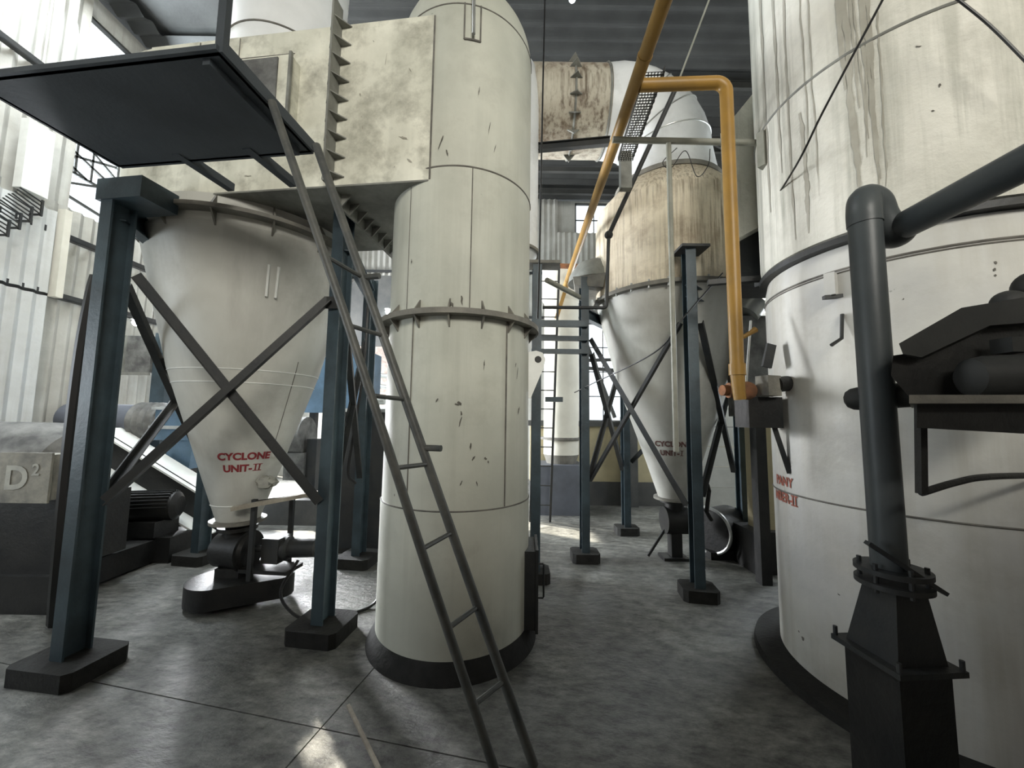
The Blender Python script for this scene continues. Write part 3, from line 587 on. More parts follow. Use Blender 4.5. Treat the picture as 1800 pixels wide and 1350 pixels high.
# ---- rotary valves under the cones
def rotary(c, lab):
    c = Vector(c); t = thing('rotary_valve', lab, 'valve', c, 'rotary valves')
    return t, c
rv, c = rotary((C2.x, C2.y, 0), 'black rotary valve with gear motor below the left cone')
obj('inlet_neck', MB().lathe(c, [(.09, .63), (.09, .60), (.15, .60), (.15, .57), (.10, .56), (.10, .5)], 32), 'black_machine', rv)
bd = obj('body', MB().tube([c + Vector((-.14, .03, .40)), c + Vector((-.13, .03, .40)), c + Vector((.12, -.03, .40)), c + Vector((.14, -.03, .40))], [.12, .15, .15, .12], 32), 'black_machine', rv)
obj('side_flange', MB().cyl(c + Vector((.10, -.025, .40)), c + Vector((.13, -.03, .40)), .165, 32), 'black_machine', bd)
obj('shaft', MB().cyl(c + Vector((.12, -.03, .42)), c + Vector((.32, -.05, .42)), .028), 'dark_steel', rv)
gb = obj('gearbox', MB().box(c + Vector((.36, -.02, .42)), (.15, .18, .20), rz=-.1), 'dark_steel', rv, smooth=False)
obj('motor', MB().tube([c + Vector((.43, -.02, .42)), c + Vector((.46, -.02, .42)), c + Vector((.47, -.02, .42)), c + Vector((.68, .0, .42)), c + Vector((.70, 0, .42))], [.10, .10, .075, .075, .06], 28), 'dark_steel', rv)
obj('stand_plate', MB().box(c + Vector((.34, -.05, .27)), (.42, .22, .03), rz=-.1), 'black_machine', rv, smooth=False)
for dx, dy, h0, h1 in ((.22, -.14, .02, .85), (.40, .10, .02, .80)): obj('stand_leg', MB().bar(c + Vector((dx, dy, h0)), c + Vector((dx, dy, h1)), .035, .035), 'dark_steel', rv, smooth=False)
obj('stand_rail', MB().bar(c + Vector((.20, -.14, .82)), c + Vector((.48, .06, .84)), .03, .03), 'dark_steel', rv, smooth=False)
# flat belt guard lying low in front
g0 = c + Vector((.02, -.10, 0)); poly = []
for k in range(13): a = PI * .62 + k * PI * .98 / 12; poly.append(g0 + Vector((.24 * math.cos(a) - .06, .24 * math.sin(a), .04)))
for k in range(7): a = -PI * .42 + k * PI * .85 / 6; poly.append(g0 + Vector((.36 + .12 * math.cos(a), .10 + .12 * math.sin(a), .04)))
solo('belt_guard', MB().prism(poly, (0, 0, .16)), 'black_machine', 'black oval belt guard lying on the floor under the left cone', 'guard')
obj('valve_foot', MB().b2((c.x - .1, c.y - .1, 0), (c.x + .1, c.y + .12, .27)), 'black_machine', rv, smooth=False)
solo('wooden_plank', MB().bar((C2.x + .12, C2.y - .26, .80), (C2.x + .85, C2.y - .02, .92), .07, .03), 'wood', 'weathered wooden plank leaning across the left valve stand', 'plank', smooth=False)
solo('cloth_rag', (lambda b: ([v_.__iadd__(Vector((random.uniform(-.012, .012), random.uniform(-.012, .012), random.uniform(-.012, .012)))) for v_ in b.v], b)[1])(MB().sphere((C2.x + .30, C2.y - .13, .99), .06, 8, (1.5, .8, .8))), 'chalk', 'pale rag bunched against the lower left cone', 'rag')
rv1, c = rotary((C1.x, C1.y, 0), 'dark rotary valve hanging below the right-hand cyclone')
obj('inlet_neck', MB().lathe(c, [(.15, .65), (.15, .62), (.10, .61), (.10, .5)], 32), 'black_machine', rv1)
obj('body', MB().cyl(c + Vector((-.12, 0, .42)), c + Vector((.14, 0, .42)), .15, 28), 'black_machine', rv1)
obj('foot', MB().b2((c.x - .06, c.y - .06, .02), (c.x + .06, c.y + .06, .3)), 'black_machine', rv1, smooth=False); obj('foot_plate', MB().b2((c.x - .16, c.y - .1, 0), (c.x + .12, c.y + .1, .03)), 'black_machine', rv1, smooth=False)
obj('prop', MB().bar(c + Vector((-.10, .0, .33)), c + Vector((-.30, .02, .015)), .025, .025), 'dark_steel', rv1, smooth=False)
# ================================================================== OUTLET PIPE above the left duct
op = thing('outlet_pipe', 'pale grey sheet-metal stack rising from the left duct', 'pipe', (-2.05, 3.25, DZ1))
obj('stack', MB().tube([(-2.05, 3.2, DZ1), (-2.05, 3.2, 4.75), (-2.1, 3.2, 5.2), (-2.2, 3.2, 6.2)], [.46, .46, .50, .62], 48), 'white_sheet_metal', op)
obj('weld_seam', MB().tube(arc((-2.05, 3.2), .463, 4.62, PI, 2 * PI), .007, 6), 'weld_dark', op)
obj('saddle', MB().lathe((-2.55, 3.3, 0), [(.42, 4.33), (.38, 4.5), (.2, 4.58), (.002, 4.6)], 40), 'duct_paint', op)
# ================================================================== ACCESS PLATFORM and LADDER
PZ = 3.08; e1 = Vector((-.9925, .122, 0)); e2 = Vector((.122, .9925, 0)); R0_ = Vector((-1.26, 1.50, PZ))
pf = thing('access_platform', 'dark steel access platform overhead at upper left', 'platform', R0_ + e1 * .7 + e2 * .3)
def PP(a, b, z=0): return R0_ + e1 * a + e2 * b + Vector((0, 0, z))
obj('deck', MB().prism([PP(0, 0), PP(1.29, 0), PP(1.29, .62), PP(0, .62)], (0, 0, .008)), 'platform_steel', pf, smooth=False)
for p, q, hh in ((PP(0, 0, .03), PP(0, .62, .03), .06), (PP(0, .62, .02), PP(1.29, .62, .02), .04), (PP(1.29, .62, .02), PP(1.29, 0, .02), .04), (PP(1.29, 0, .012), PP(0, 0, .012), .024)): obj('edge_beam', MB().bar(p, q, .03, hh), 'platform_steel', pf, smooth=False)
obj('handrail_post', MB().bar(PP(.02, .03, .03), PP(.02, .03, 1.1), .034, .034), 'platform_steel', pf, smooth=False)
for a in (.36, .82): obj('bracket_arm', MB().bar(PP(a, .55, .02), PP(a - .02, .92, .02), .05, .05), 'platform_steel', pf, smooth=False)
obj('joist', MB().bar(PP(.08, .02, -.012), PP(.08, .60, -.012), .035, .035), 'platform_steel', pf, smooth=False)
ld = thing('ladder', 'dark steel pipe ladder leaning from the floor up to the platform', 'ladder', (0.0, 1.65, 0))
La = atZ(478, 180, 3.09); Lb = atZ(893, 1425, 0.0); Ra = atZ(556, 256, 3.07); Rb = atZ(938, 1345, 0.0)
obj('rail', MB().tube([La, La.lerp(Lb, .35) + Vector((.01, 0, .0)), La.lerp(Lb, .7), Lb], .020, 12), 'ladder_steel', ld); obj('rail', MB().tube([Ra, Ra.lerp(Rb, .3), Ra.lerp(Rb, .7), Rb], .023, 12), 'ladder_steel', ld)
def px_y(p): d = p - CAM; return 675 - F * d.dot(UP) / d.dot(fwd)
def rail_t(A, B, yy):
    lo, hi = 0.0, 1.0
    for _ in range(40):
        mid = (lo + hi) / 2
        if px_y(A.lerp(B, mid)) < yy: lo = mid
        else: hi = mid
    return lo
for yl, yr in ((447, 488), (570, 590), (695, 702), (823, 816), (966, 936), (1105, 1066), (1240, 1197)):
    obj('rung', MB().cyl(La.lerp(Lb, rail_t(La, Lb, yl)), Ra.lerp(Rb, rail_t(Ra, Rb, yr)), .011, 8), 'ladder_steel', ld)
for yy in (488, 787):
    p = Ra.lerp(Rb, rail_t(Ra, Rb, yy)); obj('stub', MB().cyl(p, p + Vector((.10, -.03, .0)), .016, 10), 'ladder_steel', ld)
# ================================================================== RIGHT TANK
K = Vector((2.57, 2.45, 0)); KR = .77; phK = math.atan2(-K.y, -K.x)
tk = thing('holding_tank', 'huge stained white tank filling the right side', 'tank', K)
obj('lower_shell', MB().lathe(K, [(KR, 0.02), (KR, .6), (KR, 1.5), (KR, 2.46), (KR - .02, 2.56), (KR - .10, 2.62)], 128, cap=False), 'tank_lower_paint', tk)
obj('upper_shell', MB().lathe(K, [(KR - .10, 2.60), (KR + .015, 2.62), (KR + .02, 2.66), (KR + .02, 6.6)], 128, cap=False), 'tank_plaster', tk)
obj('rim_flange', MB().ring(K, KR - .15, KR + .032, 2.565, 2.60, 128), 'dark_steel', tk)
for z, r, q, m_ in ((2.42, KR, .007, 'weld_dark'), (2.405, KR, .005, 'weld_dark'), (1.09, KR, .006, 'weld_dark'), (3.66, KR + .02, .009, 'rib_steel')):
    obj('weld_seam', MB().tube(arc(K, r, z, phK - 1.7, phK + 1.7, 64), q, 6), m_, tk)
obj('plinth', MB().lathe(K, [(KR + .16, 0.0), (KR + .15, .045), (KR + .02, .06)], 96), 'concrete_pad', tk, label='dark ring plinth round the tank foot')
def tank_phi(px, py=735):
    d = ray(px, py); d2 = Vector((d.x, d.y)); d2.normalize(); c = Vector((K.x, K.y)); b = d2.dot(c); disc = KR * KR - (c.length_squared - b * b)
    t = b - math.sqrt(max(disc, 0)); p = d2 * t - c; return math.atan2(p.y, p.x)
# drip stains running down the coat
def drip(px, z0, z1, wd, seed):
    rnd = random.Random(seed); ph = tank_phi(px); mb = MB(); n = 26; vs = []; off = 0
    for k in range(n + 1):
        z = z0 + (z1 - z0) * k / n; off += rnd.uniform(-.004, .004); h_ = wd * (.45 + .55 * rnd.random()) * (1 if k < n - 2 else .4)
        for s_ in (-1, 0, 1): vs.append(on(K, KR + .0225, ph + (off + s_ * h_ / 2) / KR, z))
    fs = []
    for k in range(n):
        for j in (0, 1): a = k * 3 + j; fs.append((a, a + 1, a + 4, a + 3))
    obj('drip_stain', mb.add(vs, fs), 'drip_stain', tk, flip=False)
for i, (px, z0, z1, wd) in enumerate(((1522, 4.9, 3.75, .022), (1528, 4.9, 3.45, .03), (1535, 4.2, 2.85, .034), (1545, 4.9, 3.3, .016), (1556, 4.4, 3.0, .012), (1566, 4.9, 3.1, .016), (1575, 4.3, 2.8, .022), (1586, 4.0, 2.85, .012), (1592, 4.6, 3.4, .02), (1600, 3.8, 2.8, .010), (1400, 4.9, 3.2, .03), (1378, 4.9, 3.0, .04), (1425, 4.9, 2.7, .02), (1455, 4.6, 3.2, .010), (1470, 4.3, 2.9, .010), (1440, 3.5, 2.7, .03))): drip(px, z0, z1, wd, i)
for i, (px, py, l_, w_, an) in enumerate(((1750, 462, .022, .008, .2), (1748, 474, .022, .01, 0), (1749, 484, .015, .008, .1), (1588, 526, .012, .010, 0), (1615, 82, .03, .008, 1.0), (1652, 150, .025, .01, 0), (1640, 195, .02, .008, 1.2), (1405, 1110, .02, .014, 1.5), (1412, 1122, .03, .03, .2), (1475, 1045, .02, .008, 1.4))):
    p = hit(px, py, K, KR + (.02 if py < 400 else 0)); scuff(tk, p, Vector((p.x - K.x, p.y - K.y, 0)), l_, w_, an, seed=80 + i)
# side inlet of the tank towards the right cyclone
hp = [(1.93, 2.95), (1.90, 4.02), (2.22, 4.38), (2.4, 4.4), (2.4, 3.2), (2.12, 3.12)]
p_ = [Vector((x_, 3.06, z_)) for x_, z_ in ((1.75, 3.00), (1.74, 3.98), (2.04, 4.36), (2.6, 4.3), (2.6, 3.5), (2.14, 3.22))]
obj('side_inlet', MB().prism(p_, (.25, .35, 0)), 'tank_plaster', tk, smooth=False)
obj('inlet_hopper', MB().prism([Vector((1.80, 3.12, 2.68)), Vector((1.78, 3.12, 3.01)), Vector((2.14, 3.12, 3.21)), Vector((2.6, 3.12, 3.4)), Vector((2.6, 3.12, 2.7))], (.25, .35, 0)), 'dark_steel', tk, smooth=False)
obj('support_arm', MB().bar((1.95, 3.0, 2.64), (2.4, 2.2, 2.64), .06, .045), 'dark_steel', tk, smooth=False)
obj('support_arm', MB().bar((1.55, 2.98, 2.645), (2.3, 2.75, 2.645), .05, .04), 'dark_steel', tk, smooth=False)
pb = on(K, KR + .03, tank_phi(1372), 3.5); obj('wall_bracket', MB().box(pb, (.06, .05, .26), rz=.5), 'grey_bar_paint', tk, smooth=False)
pb = on(K, KR + .02, tank_phi(1480), 2.34); obj('lever_box', MB().box(pb, (.07, .05, .13), rz=.6), 'tank_lower_paint', tk, smooth=False)
obj('lever', MB().bar(pb + Vector((-.05, 0, -.075)), pb + Vector((.05, -.02, -.07)), .03, .02), 'dark_steel', tk, smooth=False)
pb = on(K, KR + .02, tank_phi(1484), 2.0); obj('hook_bar', MB().tube([pb + Vector((.02, -.02, .16)), pb + Vector((.0, -.03, .02)), pb + Vector((-.06, -.03, -.02))], .010, 8), 'dark_steel', tk)
phx = tank_phi(1372)
lettering_on(['PANY', 'MBER-  '], .085, tk, 'faded_red_paint', K, lambda z: KR, phx + .0, 1.13, .03, 'faded red hand-painted letters on the tank edge',
             extra=[(.095, .106, -.11, -.05), (.122, .133, -.11, -.05), (.083, .145, -.055, -.046), (.083, .145, -.113, -.104)])
# ================================================================== GREY RISER PIPE (right foreground)
gx, gy = 1.475, 1.55
gp = thing('grey_riser_pipe', 'blue-grey vertical pipe with elbow in the right foreground', 'pipe', (gx, gy, 0))
GRr = .056
obj('riser', MB().tube([(gx, gy, .97), (gx, gy, 1.6), (gx, gy, 2.43)], GRr, 32), 'grey_pipe_paint', gp)
el = curve([(gx, gy, 2.38), (gx, gy, 2.44), (gx + .025, gy + .015, 2.50), (gx + .07, gy + .02, 2.485), (gx + .10, gy + .03, 2.43), atY(1566, 408, 1.58)], 6)
obj('elbow', MB().tube(el, GRr * 1.06, 32), 'grey_pipe_paint', gp)
hs = atY(1572, 405, 1.58)
obj('end_ball', MB().sphere(hs, .074, 18), 'grey_pipe_paint', gp)
obj('horizontal_run', MB().tube([hs, atZ(1800, 288, hs.z), atZ(1800, 288, hs.z) + (atZ(1800, 288, hs.z) - hs) * 2.5], GRr, 32), 'grey_pipe_paint', gp)
for z, rz in ((.985, .0), (.935, .0)):
    obj('flange', MB().lathe((gx + .01, gy, 0), [(GRr, z - .009), (.115, z - .009), (.115, z + .009), (GRr, z + .009)], 40), 'dark_steel', gp)
for k in range(6):
    a = k * PI / 3 + .3; obj('flange_bolt', MB().cyl((gx + .01 + .095 * math.cos(a), gy + .095 * math.sin(a), .91), (gx + .01 + .095 * math.cos(a), gy + .095 * math.sin(a), 1.015), .008, 8), 'dark_steel', gp)
obj('damper_lever', MB().bar((gx - .125, gy - .05, 1.10), (gx + .10, gy - .10, .94), .03, .014), 'dark_steel', gp, smooth=False)
R8 = Matrix.Rotation(.08, 3, 'Z')
def sq(cx, cy, s_, z): return [Vector((cx, cy, z)) + R8 @ Vector((a * s_, b * s_, 0)) for a, b in ((-1, -1), (1, -1), (1, 1), (-1, 1))]
tp = sq(gx + .012, gy, .062, .925); bt = sq(gx + .03, gy + .035, .100, .665)
obj('reducer', MB().add(bt + tp, [(0, 1, 2, 3), (7, 6, 5, 4)] + [(i, (i + 1) % 4, 4 + (i + 1) % 4, 4 + i) for i in range(4)]), 'dark_steel', gp, smooth=False, label='tapered dark square-to-round reducer')
bp = sq(gx + .03, gy + .035, .135, .645); obj('base_flange', MB().prism(bp, (0, 0, .02)), 'dark_steel', gp, smooth=False)
for s_ in (0, 1, 2, 3): obj('flange_bolt', MB().cyl(bp[s_] * .92 + Vector((gx + .03, gy + .035, .64)) * .08, bp[s_] * .92 + Vector((gx + .03, gy + .035, .70)) * .08 + Vector((0, 0, .05)), .008, 8), 'dark_steel', gp)
obj('base_box', MB().prism(sq(gx + .03, gy + .035, .105, 0), (0, 0, .645)), 'black_machine', gp, smooth=False)
# ================================================================== BLOWER on the tank (right edge)
bl = thing('blower', 'dark grey belt-driven blower on a bracket at the right edge', 'blower', atY(1720, 700, 1.42))
def Yp(pts, Y): return [atY(x, y, Y) for x, y in pts]
gd = obj('belt_cover', MB().prism(Yp([(1580, 604), (1690, 541), (1780, 526), (1900, 505), (1900, 560), (1740, 572), (1620, 628), (1587, 622)], 1.30), (.19, .17, 0)), 'blower_grey', bl, smooth=False)
obj('guard_side', MB().prism(Yp([(1590, 622), (1740, 572), (1900, 556), (1900, 690), (1600, 700), (1566, 660), (1570, 625)], 1.34), (.16, .14, 0)), 'black_machine', bl, smooth=False)
ms = atY(1690, 664, 1.27); me_ = atY(1850, 660, 1.22)
obj('motor', MB().tube([ms, ms.lerp(me_, .04), ms.lerp(me_, .1), ms.lerp(me_, .25), me_], [.02, .045, .062, .070, .070], 28), 'blower_grey', bl)
obj('terminal_box', MB().box(atY(1775, 608, 1.27), (.06, .06, .05)), 'blower_grey', bl, smooth=False)
obj('cover_lobe', MB().sphere(atY(1775, 532, 1.40), .045, 12, (1.3, 1, 1)), 'blower_grey', bl)
obj('cover_lobe', MB().sphere(atY(1815, 508, 1.40), .055, 12, (1, 1, 1.2)), 'blower_grey', bl)
tb = Yp([(1598, 694), (1900, 694), (1900, 709), (1598, 709)], 1.16); obj('bracket_plate', MB().prism(tb, (.36, .34, 0)), 'flange_steel', bl, smooth=False)
obj('bracket_skirt', MB().prism(Yp([(1612, 709), (1900, 709), (1900, 768), (1612, 752)], 1.20), (.11, .10, 0)), 'black_machine', bl, smooth=False)
obj('leg', MB().bar(atY(1618, 712, 1.30), atY(1620, 868, 1.30), .022, .022), 'black_machine', bl, smooth=False)
obj('hoop', MB().tube(curve([atY(1620, 866, 1.30), atY(1680, 848, 1.35), atY(1740, 838, 1.42), hit(1860, 835, K, KR - .01)], 6), .012, 8), 'black_machine', bl)
a, b = atY(1483, 703, 1.66), atY(1640, 690, 1.48); obj('shaft_cover', MB().tube([a, a.lerp(b, .03), a.lerp(b, .1), a.lerp(b, .22), b], [.012, .032, .045, .050, .050], 24), 'blower_grey', bl)
# ================================================================== YELLOW GAS PIPE
yp = thing('yellow_gas_pipe', 'mustard-yellow gas pipe running overhead with a drop leg', 'pipe', (.84, 2.5, 3.7))
h = 3.75
y0 = atZ(1178, -30, h); y1 = atZ(993, 505, h); obj('main_pipe', MB().tube([y0, y0.lerp(y1, .3), y0.lerp(y1, .6), y1], .042, 20), 'yellow_paint', yp)
yb = atZ(1125, 150, h); yc = Vector((1.375, yb.y - .02, h + .01)); dropz = 1.74
obj('branch', MB().tube([yb] + corner(yb, yc, (yc.x, yc.y, 2), .07, 8) + [(yc.x, yc.y, 3.2), (yc.x, yc.y, 1.86)], .040, 20), 'yellow_paint', yp)
obj('branch_collar', MB().cyl((yc.x, yc.y, 1.83), (yc.x, yc.y, 1.90), .047, 20), 'yellow_paint', yp)
obj('drop_end', MB().tube([(yc.x, yc.y, 1.84), (yc.x + .005, yc.y, 1.74), (yc.x + .01, yc.y, 1.68)], [.040, .036, .034], 20), 'yellow_paint', yp)
obj('purge_stub', MB().tube([(yc.x + .03, yc.y - .01, 2.06), (yc.x + .08, yc.y - .02, 2.09), (yc.x + .11, yc.y - .02, 2.11)], [.014, .014, .02], 10), 'yellow_paint', yp)
obj('pipe_weld', MB().cyl(y0.lerp(y1, .085), y0.lerp(y1, .09), .046, 16), 'yellow_paint', yp)
# burner valve beside its lower end
bv = thing('burner_valve', 'rusty orange valve with a dusty actuator beside the yellow drop leg', 'valve', (1.50, 2.53, 1.62))
vc = Vector((1.53, 2.50, 1.75))
obj('valve_body', MB().sphere(vc, .06, 12, (1.1, .8, 1)), 'rust', bv); obj('valve_flange', MB().cyl(vc + Vector((-.12, 0, 0)), vc + Vector((-.09, 0, 0)), .05, 16), 'rust', bv); obj('valve_throat', MB().cyl(vc + Vector((-.16, 0, 0)), vc + Vector((.2, .05, 0)), .035, 16), 'rust', bv)
obj('actuator', MB().box(vc + Vector((.13, -.02, .03)), (.11, .09, .13), rz=.3), 'box_dusty', bv, smooth=False); obj('actuator_cap', MB().cyl(vc + Vector((.18, -.02, .04)), vc + Vector((.27, 0, .05)), .05, 16), 'black_machine', bv)
obj('mount', MB().box(vc + Vector((.12, .08, -.14)), (.22, .16, .2)), 'black_machine', bv, smooth=False)
obj('stay_plate', MB().box(vc + Vector((.19, .05, .24)), (.06, .02, .16), M=Matrix.Rotation(.25, 3, 'Y')), 'dark_steel', bv, smooth=False)
obj('mount_leg', MB().bar(vc + Vector((.20, .08, -.15)), on(K, KR, PI - .1, 1.22), .03, .03), 'dark_steel', bv, smooth=False)
solo('control_rod', MB().cyl(vc + Vector((0, 0, .05)), vc + Vector((.085, .06, .48)), .008, 8), 'galvanised', 'thin galvanised rod rising from the rusty valve', 'rod')
# ================================================================== overhead bars, tray, conduit, cables
ga = Vector((.74, 2.74, 3.665)); gb_ = Vector((1.86, 2.76, 3.67))
gbar = solo('pipe_support_bar', MB().tube([ga, gb_], .023, 14), 'grey_bar_paint', 'horizontal grey-green pipe bar under the yellow pipe, fixed to the tank', 'bar')
solo('hanging_conduit', MB().tube([(1.165, 2.745, 3.645), (1.165, 2.745, 2.5), (1.165, 2.745, 1.33)], .019, 12), 'grey_bar_paint', 'thin vertical grey-green conduit hanging from the horizontal bar', 'conduit')
# perforated cable tray
ta = atZ(1152, 126, 3.84); tb_ = atZ(1099, 283, 3.84); td = (tb_ - ta).normalized(); ts = td.cross(Vector((0, 0, 1))).normalized(); TL = (tb_ - ta).length; TWd = .125
tr = thing('cable_tray', 'perforated dark metal cable tray beside the yellow pipe', 'cable tray', ta.lerp(tb_, .5))
mb = MB(); nl, nw = 34, 6; cl, cw = TL / nl, TWd / nw
for i in range(nl):
    for j in range(nw):
        o_ = ta + td * ((i + .5) * cl) + ts * ((j + .5 - nw / 2) * cw + (cw * .25 if i % 2 else -cw * .0))
        q = [o_ + td * (a * cl / 2) + ts * (b * cw / 2) for a, b in ((-1, -1), (1, -1), (1, 1), (-1, 1))]
        r_ = [o_ + td * (a * cl * .27) + ts * (b * cw * .34) for a, b in ((-1, -1), (1, -1), (1, 1), (-1, 1))]
        mb.add(q + r_, [(k, (k + 1) % 4, 4 + (k + 1) % 4, 4 + k) for k in range(4)])
obj('perforated_base', mb, 'dark_steel', tr, smooth=False, flip=False)
for s_ in (-1, 1): obj('tray_side', MB().bar(ta + ts * s_ * TWd / 2 + Vector((0, 0, .02)), tb_ + ts * s_ * TWd / 2 + Vector((0, 0, .02)), .004, .04), 'dark_steel', tr, smooth=False)
a, b = atY(1090, 268, 3.42), atY(1110, 332, 3.42); solo('tray_drop', MB().b2((a.x, 3.40, b.z), (b.x, 3.47, a.z)), 'rib_steel', 'grey sheet-metal drop box at the lower end of the cable tray', 'box', smooth=False)
bp_ = thing('black_pipe', 'black pipe with a ball joint sloping up in front of the brown cyclone body', 'pipe', atY(1068, 541, 3.72))
bj = atY(1070, 413, 3.70); bu = atY(1188, 155, 3.2)
obj('ball_joint', MB().sphere(bj, .042, 14), 'dark_steel', bp_); obj('sloping_pipe', MB().cyl(bj, bu, .022, 14), 'dark_steel', bp_)
obj('stay_rod', MB().cyl(bu, bu + (atY(1250, -10, 3.0) - bu) * 1.6, .008, 8), 'grey_bar_paint', bp_)
bl_ = atY(1066, 541, 3.72); obj('lower_pipe', MB().tube([bj] + corner(bj, bl_, (.3, 3.80, bl_.z), .03, 5) + [(.30, 3.80, bl_.z + .02)], .017, 12), 'dark_steel', bp_)
solo('roof_beam', MB().ibeam((.20, 4.1, 4.60), (1.05, 4.0, 4.62), .09, .06, .01), 'dark_steel', 'short dark steel beam below the round duct, right of the tower', 'beam', smooth=False)
def cable(pts, r, lab, mt='rubber', name='cable', k=8): return solo(name, MB().tube(curve(pts, k), r, 8), mt, lab, 'cable')
cable([atY(1562, -20, 1.75), atY(1450, 190, 2.0), atY(1400, 290, 2.2), atY(1338, 388, 2.9)], .006, 'thin black cable hanging slantwise across the upper tank')
cable([atY(1670, -12, 1.6), atY(1740, 45, 1.58), atY(1815, 120, 1.55)], .006, 'dark wire at the top right corner over the tank')
cable([atY(958, -20, 3.4), atY(955, 120, 3.4), atY(948, 460, 3.4), atY(945, 560, 3.4)], .008, 'vertical dark cable hanging along the right edge of the tower', k=4)
cable([atY(1270, 480, 3.4), atY(1200, 560, 3.2), atY(1150, 620, 3.4), atY(1040, 675, 4.2), atY(1010, 690, 4.6)], .006, 'thin dark cable sagging across the right-hand cone')
cable([atY(1190, 260, 3.5), atY(1165, 285, 3.5), atY(1180, 295, 3.5), atY(1205, 265, 3.5), atY(1225, 310, 3.5), atY(1245, 290, 3.5), atY(1248, 262, 3.5)], .004, 'tangled thin wire on top of the brown cyclone body')
cable([atZ(524, 985, .35), Vector((-1.85, 3.25, .12)), Vector((-1.6, 3.08, .018)), Vector((-1.35, 3.10, .018)), Vector((-1.1, 3.3, .03)), Vector((-1.0, 3.55, .3))], .012, 'black hose looping on the floor behind the second column')
cable([atZ(512, 850, .25), atZ(535, 884, .02), atZ(560, 893, .018), atZ(600, 884, .018)], .014, 'black hose lying on the floor behind the left valve')
cable([atY(648, 520, 3.9), atY(640, 640, 3.9), atY(622, 760, 3.9), atY(612, 830, 3.9), atY(625, 850, 3.95)], .014, 'dark conduit clipped along the rear column behind the ladder')
cable([atY(172, 486, 2.72), atY(163, 520, 2.72), atY(144, 620, 2.74), atY(122, 800, 2.76), atY(104, 1000, 2.76), atZ(96, 1095, .03)], .042, 'thick black flexible pipe standing behind the left column', k=4)
# white vertical pipe behind the tower
vp = thing('white_downpipe', 'white vertical pipe peeking out behind the right edge of the tower', 'pipe', (-.02, 4.12, 3.1))
obj('pipe', MB().lathe((-.02, 4.12, 0), [(.10, 3.1), (.285, 3.35), (.285, 5.3), (.25, 5.55), (.15, 5.72), (.002, 5.8)], 40), 'white_sheet_metal', vp)
obj('pipe_flange', MB().ring((-.02, 4.12, 0), .28, .31, 3.34, 3.37, 40), 'flange_steel', vp)
# ================================================================== BACK OF THE HALL, right of the tower
wc = thing('white_column_pipe', 'broad whitish vertical duct behind the ladder at the back', 'duct', (.86, 6.7, .0))
obj('shaft', MB().lathe((.86, 6.7, 0), [(.30, .95), (.30, 2.2), (.30, 3.6), (.34, 3.65), (.34, 4.2)], 40), 'white_wall', wc)
obj('flange', MB().ring((.86, 6.7, 0), .29, .35, 1.20, 1.24, 40), 'weld_dark', wc); obj('neck', MB().lathe((.86, 6.7, 0), [(.24, .78), (.30, .95)], 40), 'flange_steel', wc)
solo('blue_grey_base', MB().b2((.48, 6.35, 0), (1.20, 7.05, .80)), 'indigo_pipe', 'blue-grey metal base box under the whitish duct at the back', 'box', smooth=False)
bk = thing('cat_ladder', 'slim vertical steel ladder in front of the whitish duct', 'ladder', (.5, 5.9, 0))
for x0, x1 in ((.30, .40), (.60, .73)): obj('rail', MB().bar((x0, 5.95, 0), (x1, 5.95, 4.0), .035, .02), 'dark_steel', bk, smooth=False)
for k in range(13): z = .25 + k * .29; obj('rung', MB().cyl((.30 + .10 * z / 4, 5.95, z), (.60 + .13 * z / 4, 5.95, z), .009, 8), 'dark_steel', bk)
hd = thing('sheet_hood', 'grey rounded sheet-metal hood on top of the frame column', 'hood', (1.0, 4.6, 3.2))
obj('shell', MB().lathe((1.02, 4.62, 0), [(.34, 3.22), (.33, 3.3), (.24, 3.44), (.12, 3.5), (.002, 3.52)], 32), 'rib_steel', hd); obj('tray', MB().prism([Vector((.72, 4.40, 3.12)), Vector((1.02, 4.25, 3.05)), Vector((1.05, 4.25, 3.22)), Vector((.70, 4.40, 3.22))], (.1, .5, 0)), 'flange_steel', hd, smooth=False)
solo('yellow_strut', MB().bar(atY(1000, 490, 6.25), atY(978, 560, 6.25), .06, .06), 'yellow_paint', 'short yellow strut seen behind the slim ladder', 'strut', smooth=False)
solo('brown_beam', MB().bar(atY(968, 467, 6.0), atY(1060, 470, 6.0), .07, .06), 'rust', 'rusty brown beam at the top of the slim ladder', 'beam', smooth=False)
# machinery right of the back cone
ws = thing('white_wall_panel', 'bright white panelled slab behind the right-hand cone', 'panel', (2.95, 5.5, 0))
for k in range(5): obj('panel', MB().b2((2.62, 5.5, .35 + k * .28), (3.22, 5.56, .62 + k * .28)), 'white_enamel', ws, smooth=False)
obj('plinth', MB().b2((2.62, 5.48, 0), (3.22, 5.58, .345)), 'dado_paint', ws, smooth=False)
dm = thing('drum_fan', 'dark cylindrical fan drum with a pale rim on the floor by the right cone', 'fan', (2.40, 4.5, 0))
obj('drum', MB().cyl((2.30, 4.55, .30), (2.62, 4.75, .30), .24, 32), 'black_machine', dm); obj('rim', MB().tube([Vector((2.28, 4.54, .30)) + Vector((.53, -.85, 0)) * (.25 * math.cos(a)) + Vector((0, 0, 1)) * (.25 * math.sin(a)) for a in [2 * PI * k / 32 for k in range(32)]], .018, 8, closed=True), 'galvanised', dm)
obj('base', MB().b2((2.25, 4.45, 0), (2.65, 4.85, .08)), 'black_machine', dm, smooth=False)
solo('crank_rod', MB().tube([(2.16, 4.30, .85), (2.20, 4.35, .78), (2.17, 4.36, .55), (2.24, 4.4, .45)], .022, 8), 'black_machine', 'dark bent crank rod beside the front column of the right frame', 'rod')
cp = thing('cream_pillar', 'cream painted pillar with a black foot between right frame and tank', 'pillar', (2.62, 4.2, 0))
